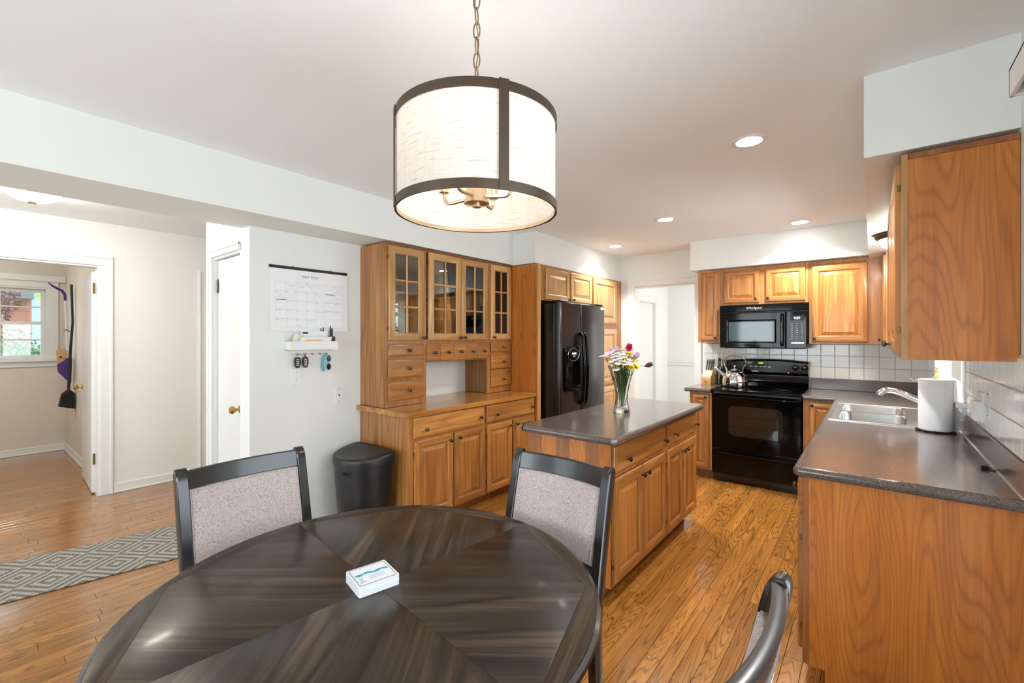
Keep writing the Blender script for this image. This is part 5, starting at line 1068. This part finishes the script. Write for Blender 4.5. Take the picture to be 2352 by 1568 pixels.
# recessed ceiling lights
for x, y, lab in ((-.51, 2.64, 'recessed round ceiling light in front of the sink soffit'), (-1.42, 3.93, 'recessed round ceiling light above the far half of the island'), (-.51, 4.78, 'recessed round ceiling light in front of the range soffit'), (-2.28, 4.72, 'recessed round ceiling light in front of the fridge soffit')):
    rl = thing('recessed_light', lab, 'ceiling light', (x, y, CEIL), 0, 'recessed kitchen lights'); MB().lathe([(.062, -.004), (.085, -.006), (.09, -.003), (.09, -.0005), (.062, -.0005)], 40, caps=False).build('trim_ring', 'trim_white', rl)
    MB().lathe([(.063, -.0035), (.001, -.0045)], 32, caps=False).build('diffuser', 'lamp_disc', rl)
    lamp('recessed_beam', 'SPOT', (x, y, CEIL - .01), 92, (.97, .985, 1), spot_size=R(128), spot_blend=.6, shadow_soft_size=.06)
def flush(name, lab, loc, r_, mat_pan, power):
    t = thing(name, lab, 'ceiling light', loc); MB().lathe([(r_ * .7, -.001), (r_, -.003), (r_ * 1.02, -.018), (r_ * .93, -.034), (r_ * .88, -.04), (r_ * .8, -.04)], 40).build('pan', mat_pan, t)
    MB().lathe([(r_ * .86, -.038), (r_ * .84, -.055), (r_ * .7, -.085), (r_ * .42, -.11), (r_ * .1, -.12), (.002, -.1205)], 40, caps=False).build('glass_dome', 'dome_glow', t)
    MB().lathe([(.004, -.119), (r_ * .16, -.121), (r_ * .12, -.13), (.006, -.134), (.008, -.142), (.001, -.148)], 18).build('finial', 'nickel', t)
    return t
flush('flush_mount_light', 'frosted dome ceiling light with finial in the hallway', (-4.45, .335, CEIL - .001), .17, 'nickel', 14)
flush('flush_mount_light', 'bronze-rimmed dome ceiling light under the soffit at the sink window', (.165, 4.06, 2.144), .155, 'dark_bronze', 14)
# unseen point lights added to brighten the mudroom and side room
lamp('mudroom_fill', 'POINT', (-6.9, -.5, 2.3), 15, (1, .97, .92), shadow_soft_size=.15)
lamp('side_room_fill', 'POINT', (-6.3, 2.1, 2.2), 18, (1, .9, .75), shadow_soft_size=.1)

# ------------------------------------------------------------------ hallway runner
ru = MB(); L_, W_ = 2.6, .625
ru.cbox(-W_ / 2, W_ / 2, -L_, 0, .0005, .008, c=.003); ro2 = ru.build('runner_rug', 'runner', None, (-3.79, 1.10, .0005), (0, 0, R(-10))); tag(ro2, 'grey woven runner rug with diamond pattern on the hall floor', 'rug')
# ------------------------------------------------------------------ mudroom tools hanging on the side wall
XQ = -7.45
def mq(u, v): p = pxx(u, v, XQ); return (0, min(p.y, .893), p.z)
sc_ = thing('snow_brush', 'snow brush with purple handle and white shaft hanging in the mudroom', 'snow brush', (XQ, 0, 0))
MB().tube([mq(111, 648), mq(120, 656), mq(133, 663), mq(143, 668), mq(149, 677), mq(150, 690)], [.004, .011, .014, .014, .014, .013], 10).build('handle', 'purple', sc_)
MB().tube([mq(149.5, 688), mq(152, 740), mq(154, 806)], .008, 10).build('shaft', 'white_metal', sc_)
def poly(name, mat, par, pts, th=.03): 
    a = [mq(u, v) for u, v in pts]; return MB().loft([[(-th / 2, p[1], p[2]) for p in a], [(th / 2, p[1], p[2]) for p in a]]).build(name, mat, par)
poly('blade', 'purple', sc_, [(131, 836), (133, 854), (150, 870), (163, 880), (165, 822), (152, 822), (146, 828)], .05)
poly('card_tag', 'tag_card', sc_, [(129, 806), (134, 802), (154, 801), (154, 822), (146, 828), (139, 835), (131, 832)], .008)
MB().lathe([(.012, 0), (.012, .002), (.001, .0025)], 14, (.005, mq(139, 820)[1], mq(139, 820)[2]), 'X').build('printed_dot', 'navy_ink', sc_)
br = thing('broom', 'black angled broom hanging behind the white mudroom door', 'broom', (XQ + .12, 0, 0))
MB().tube([mq(160, 655), mq(161, 690), mq(163, 740), mq(158, 800), mq(153, 906)], [.014, .013, .012, .014, .014], 10).build('handle', 'black_plastic', br)
poly('bristle_head', 'black_matte', br, [(138, 903), (151, 893), (157, 893), (167, 900), (168, 935), (131, 931)], .1)
ck_ = thing('tool_hook', 'dark hook clip holding the hanging mudroom tools', 'hook', (XQ + .06, 0, 0)); MB().tube([mq(144, 760), mq(150, 757), mq(158, 761), mq(166, 758)], .009, 8).build('clip', 'clapboard', ck_)

# ------------------------------------------------------------------ outdoors seen through the windows
struct('ground', MB().box(-40, -8.3, -14, 16, -.35, -.25), 'lawn')
ho = thing('house', 'grey-blue clapboard house across the lawn', 'house', (-19, 1.8, -.25))
MB().box(-3, 3, -.6, 7, 0, 5).build('wall', 'clapboard', ho); MB().prism([(-1.2, 5), (7.6, 5), (3.2, 8)], -3.5, 3.5, 'X').build('roof', 'roof_grey', ho)
MB().box(-3, 3, -6, -.6, 0, 2.6).build('garage_wall', 'brick_red', ho); MB().prism([(-6.5, 2.6), (-.6, 2.6), (-.6, 4.3)], -3.5, 3.5, 'X').build('garage_roof', 'roof_grey', ho)
for y0, z0 in ((-.2, 2.9), (2.4, 2.9), (.6, .6)):
    wn = MB().box(3.0, 3.08, y0 - .08, y0 + 1.28, z0 - .08, z0 + 1.58).build('window', 'trim_white', ho); MB().box(3.08, 3.1, y0, y0 + 1.2, z0, z0 + 1.5).build('pane', 'clapboard', wn)
def leafcloud(name, mat, par, c, rad, n, sz):
    m = MB()
    for k in range(n):
        while True:
            d = Vector((random.uniform(-1, 1), random.uniform(-1, 1), random.uniform(-1, 1)))
            if d.length < 1: break
        p = Vector(c) + Vector((d.x * rad[0], d.y * rad[1], d.z * rad[2])); a = Vector((random.uniform(-1, 1), random.uniform(-1, 1), random.uniform(-1, 1))).normalized(); b_ = a.orthogonal().normalized(); s_ = sz * random.uniform(.6, 1.3)
        m.add([p - a * s_, p + b_ * s_ * .6, p + a * s_, p - b_ * s_ * .6], [(0, 1, 2, 3)])
    o = m.build(name, mat, par, smooth=False); o['kind'] = 'stuff'; return o
for lab, mat, (x, y, z), c, rad, n, sz in (('purple-leaved tree outside the mudroom window', 'red_leaf', (-13.2, .15, -.25), (0, 0, 2.9), (1.0, .75, 1.3), 4200, .042), ('lime green maple beside the grey-blue house', 'lime_leaf', (-12.2, 2.3, -.25), (0, -.55, 2.6), (.8, .8, .8), 3200, .042)):
    tr = thing('tree', lab, 'tree', (x, y, z)); MB().tube([(0, 0, 0), (.05, 0, 1.2), (0, .05, 2.6)], [.11, .09, .04], 8).build('trunk', 'bark', tr); leafcloud('foliage', mat, tr, c, rad, n, sz)
for lab, (x, y, z), rad, n in (('clipped green hedge outside the mudroom window', (-11.5, .8, -.25), (.6, 1.9, .85), 6000), ('tall green shrub behind the clipped hedge', (-14.6, .2, -.25), (.6, 1.5, 1.3), 4000)):
    tr = thing('shrub', lab, 'shrub', (x, y, z)); MB().tube([(0, 0, 0), (0, 0, .7)], .05, 6).build('stem', 'bark', tr); leafcloud('foliage', 'hedge_leaf', tr, (0, 0, .75), rad, n, .04)
tr = thing('shrub', 'bluish green shrub outside the sink window', 'shrub', (2.6, 7.2, -.25)); MB().tube([(0, 0, 0), (0, 0, 1.2)], .05, 6).build('stem', 'bark', tr); leafcloud('foliage', 'hedge_leaf', tr, (0, 0, 1.5), (1.0, 1.6, 1.3), 900, .09)
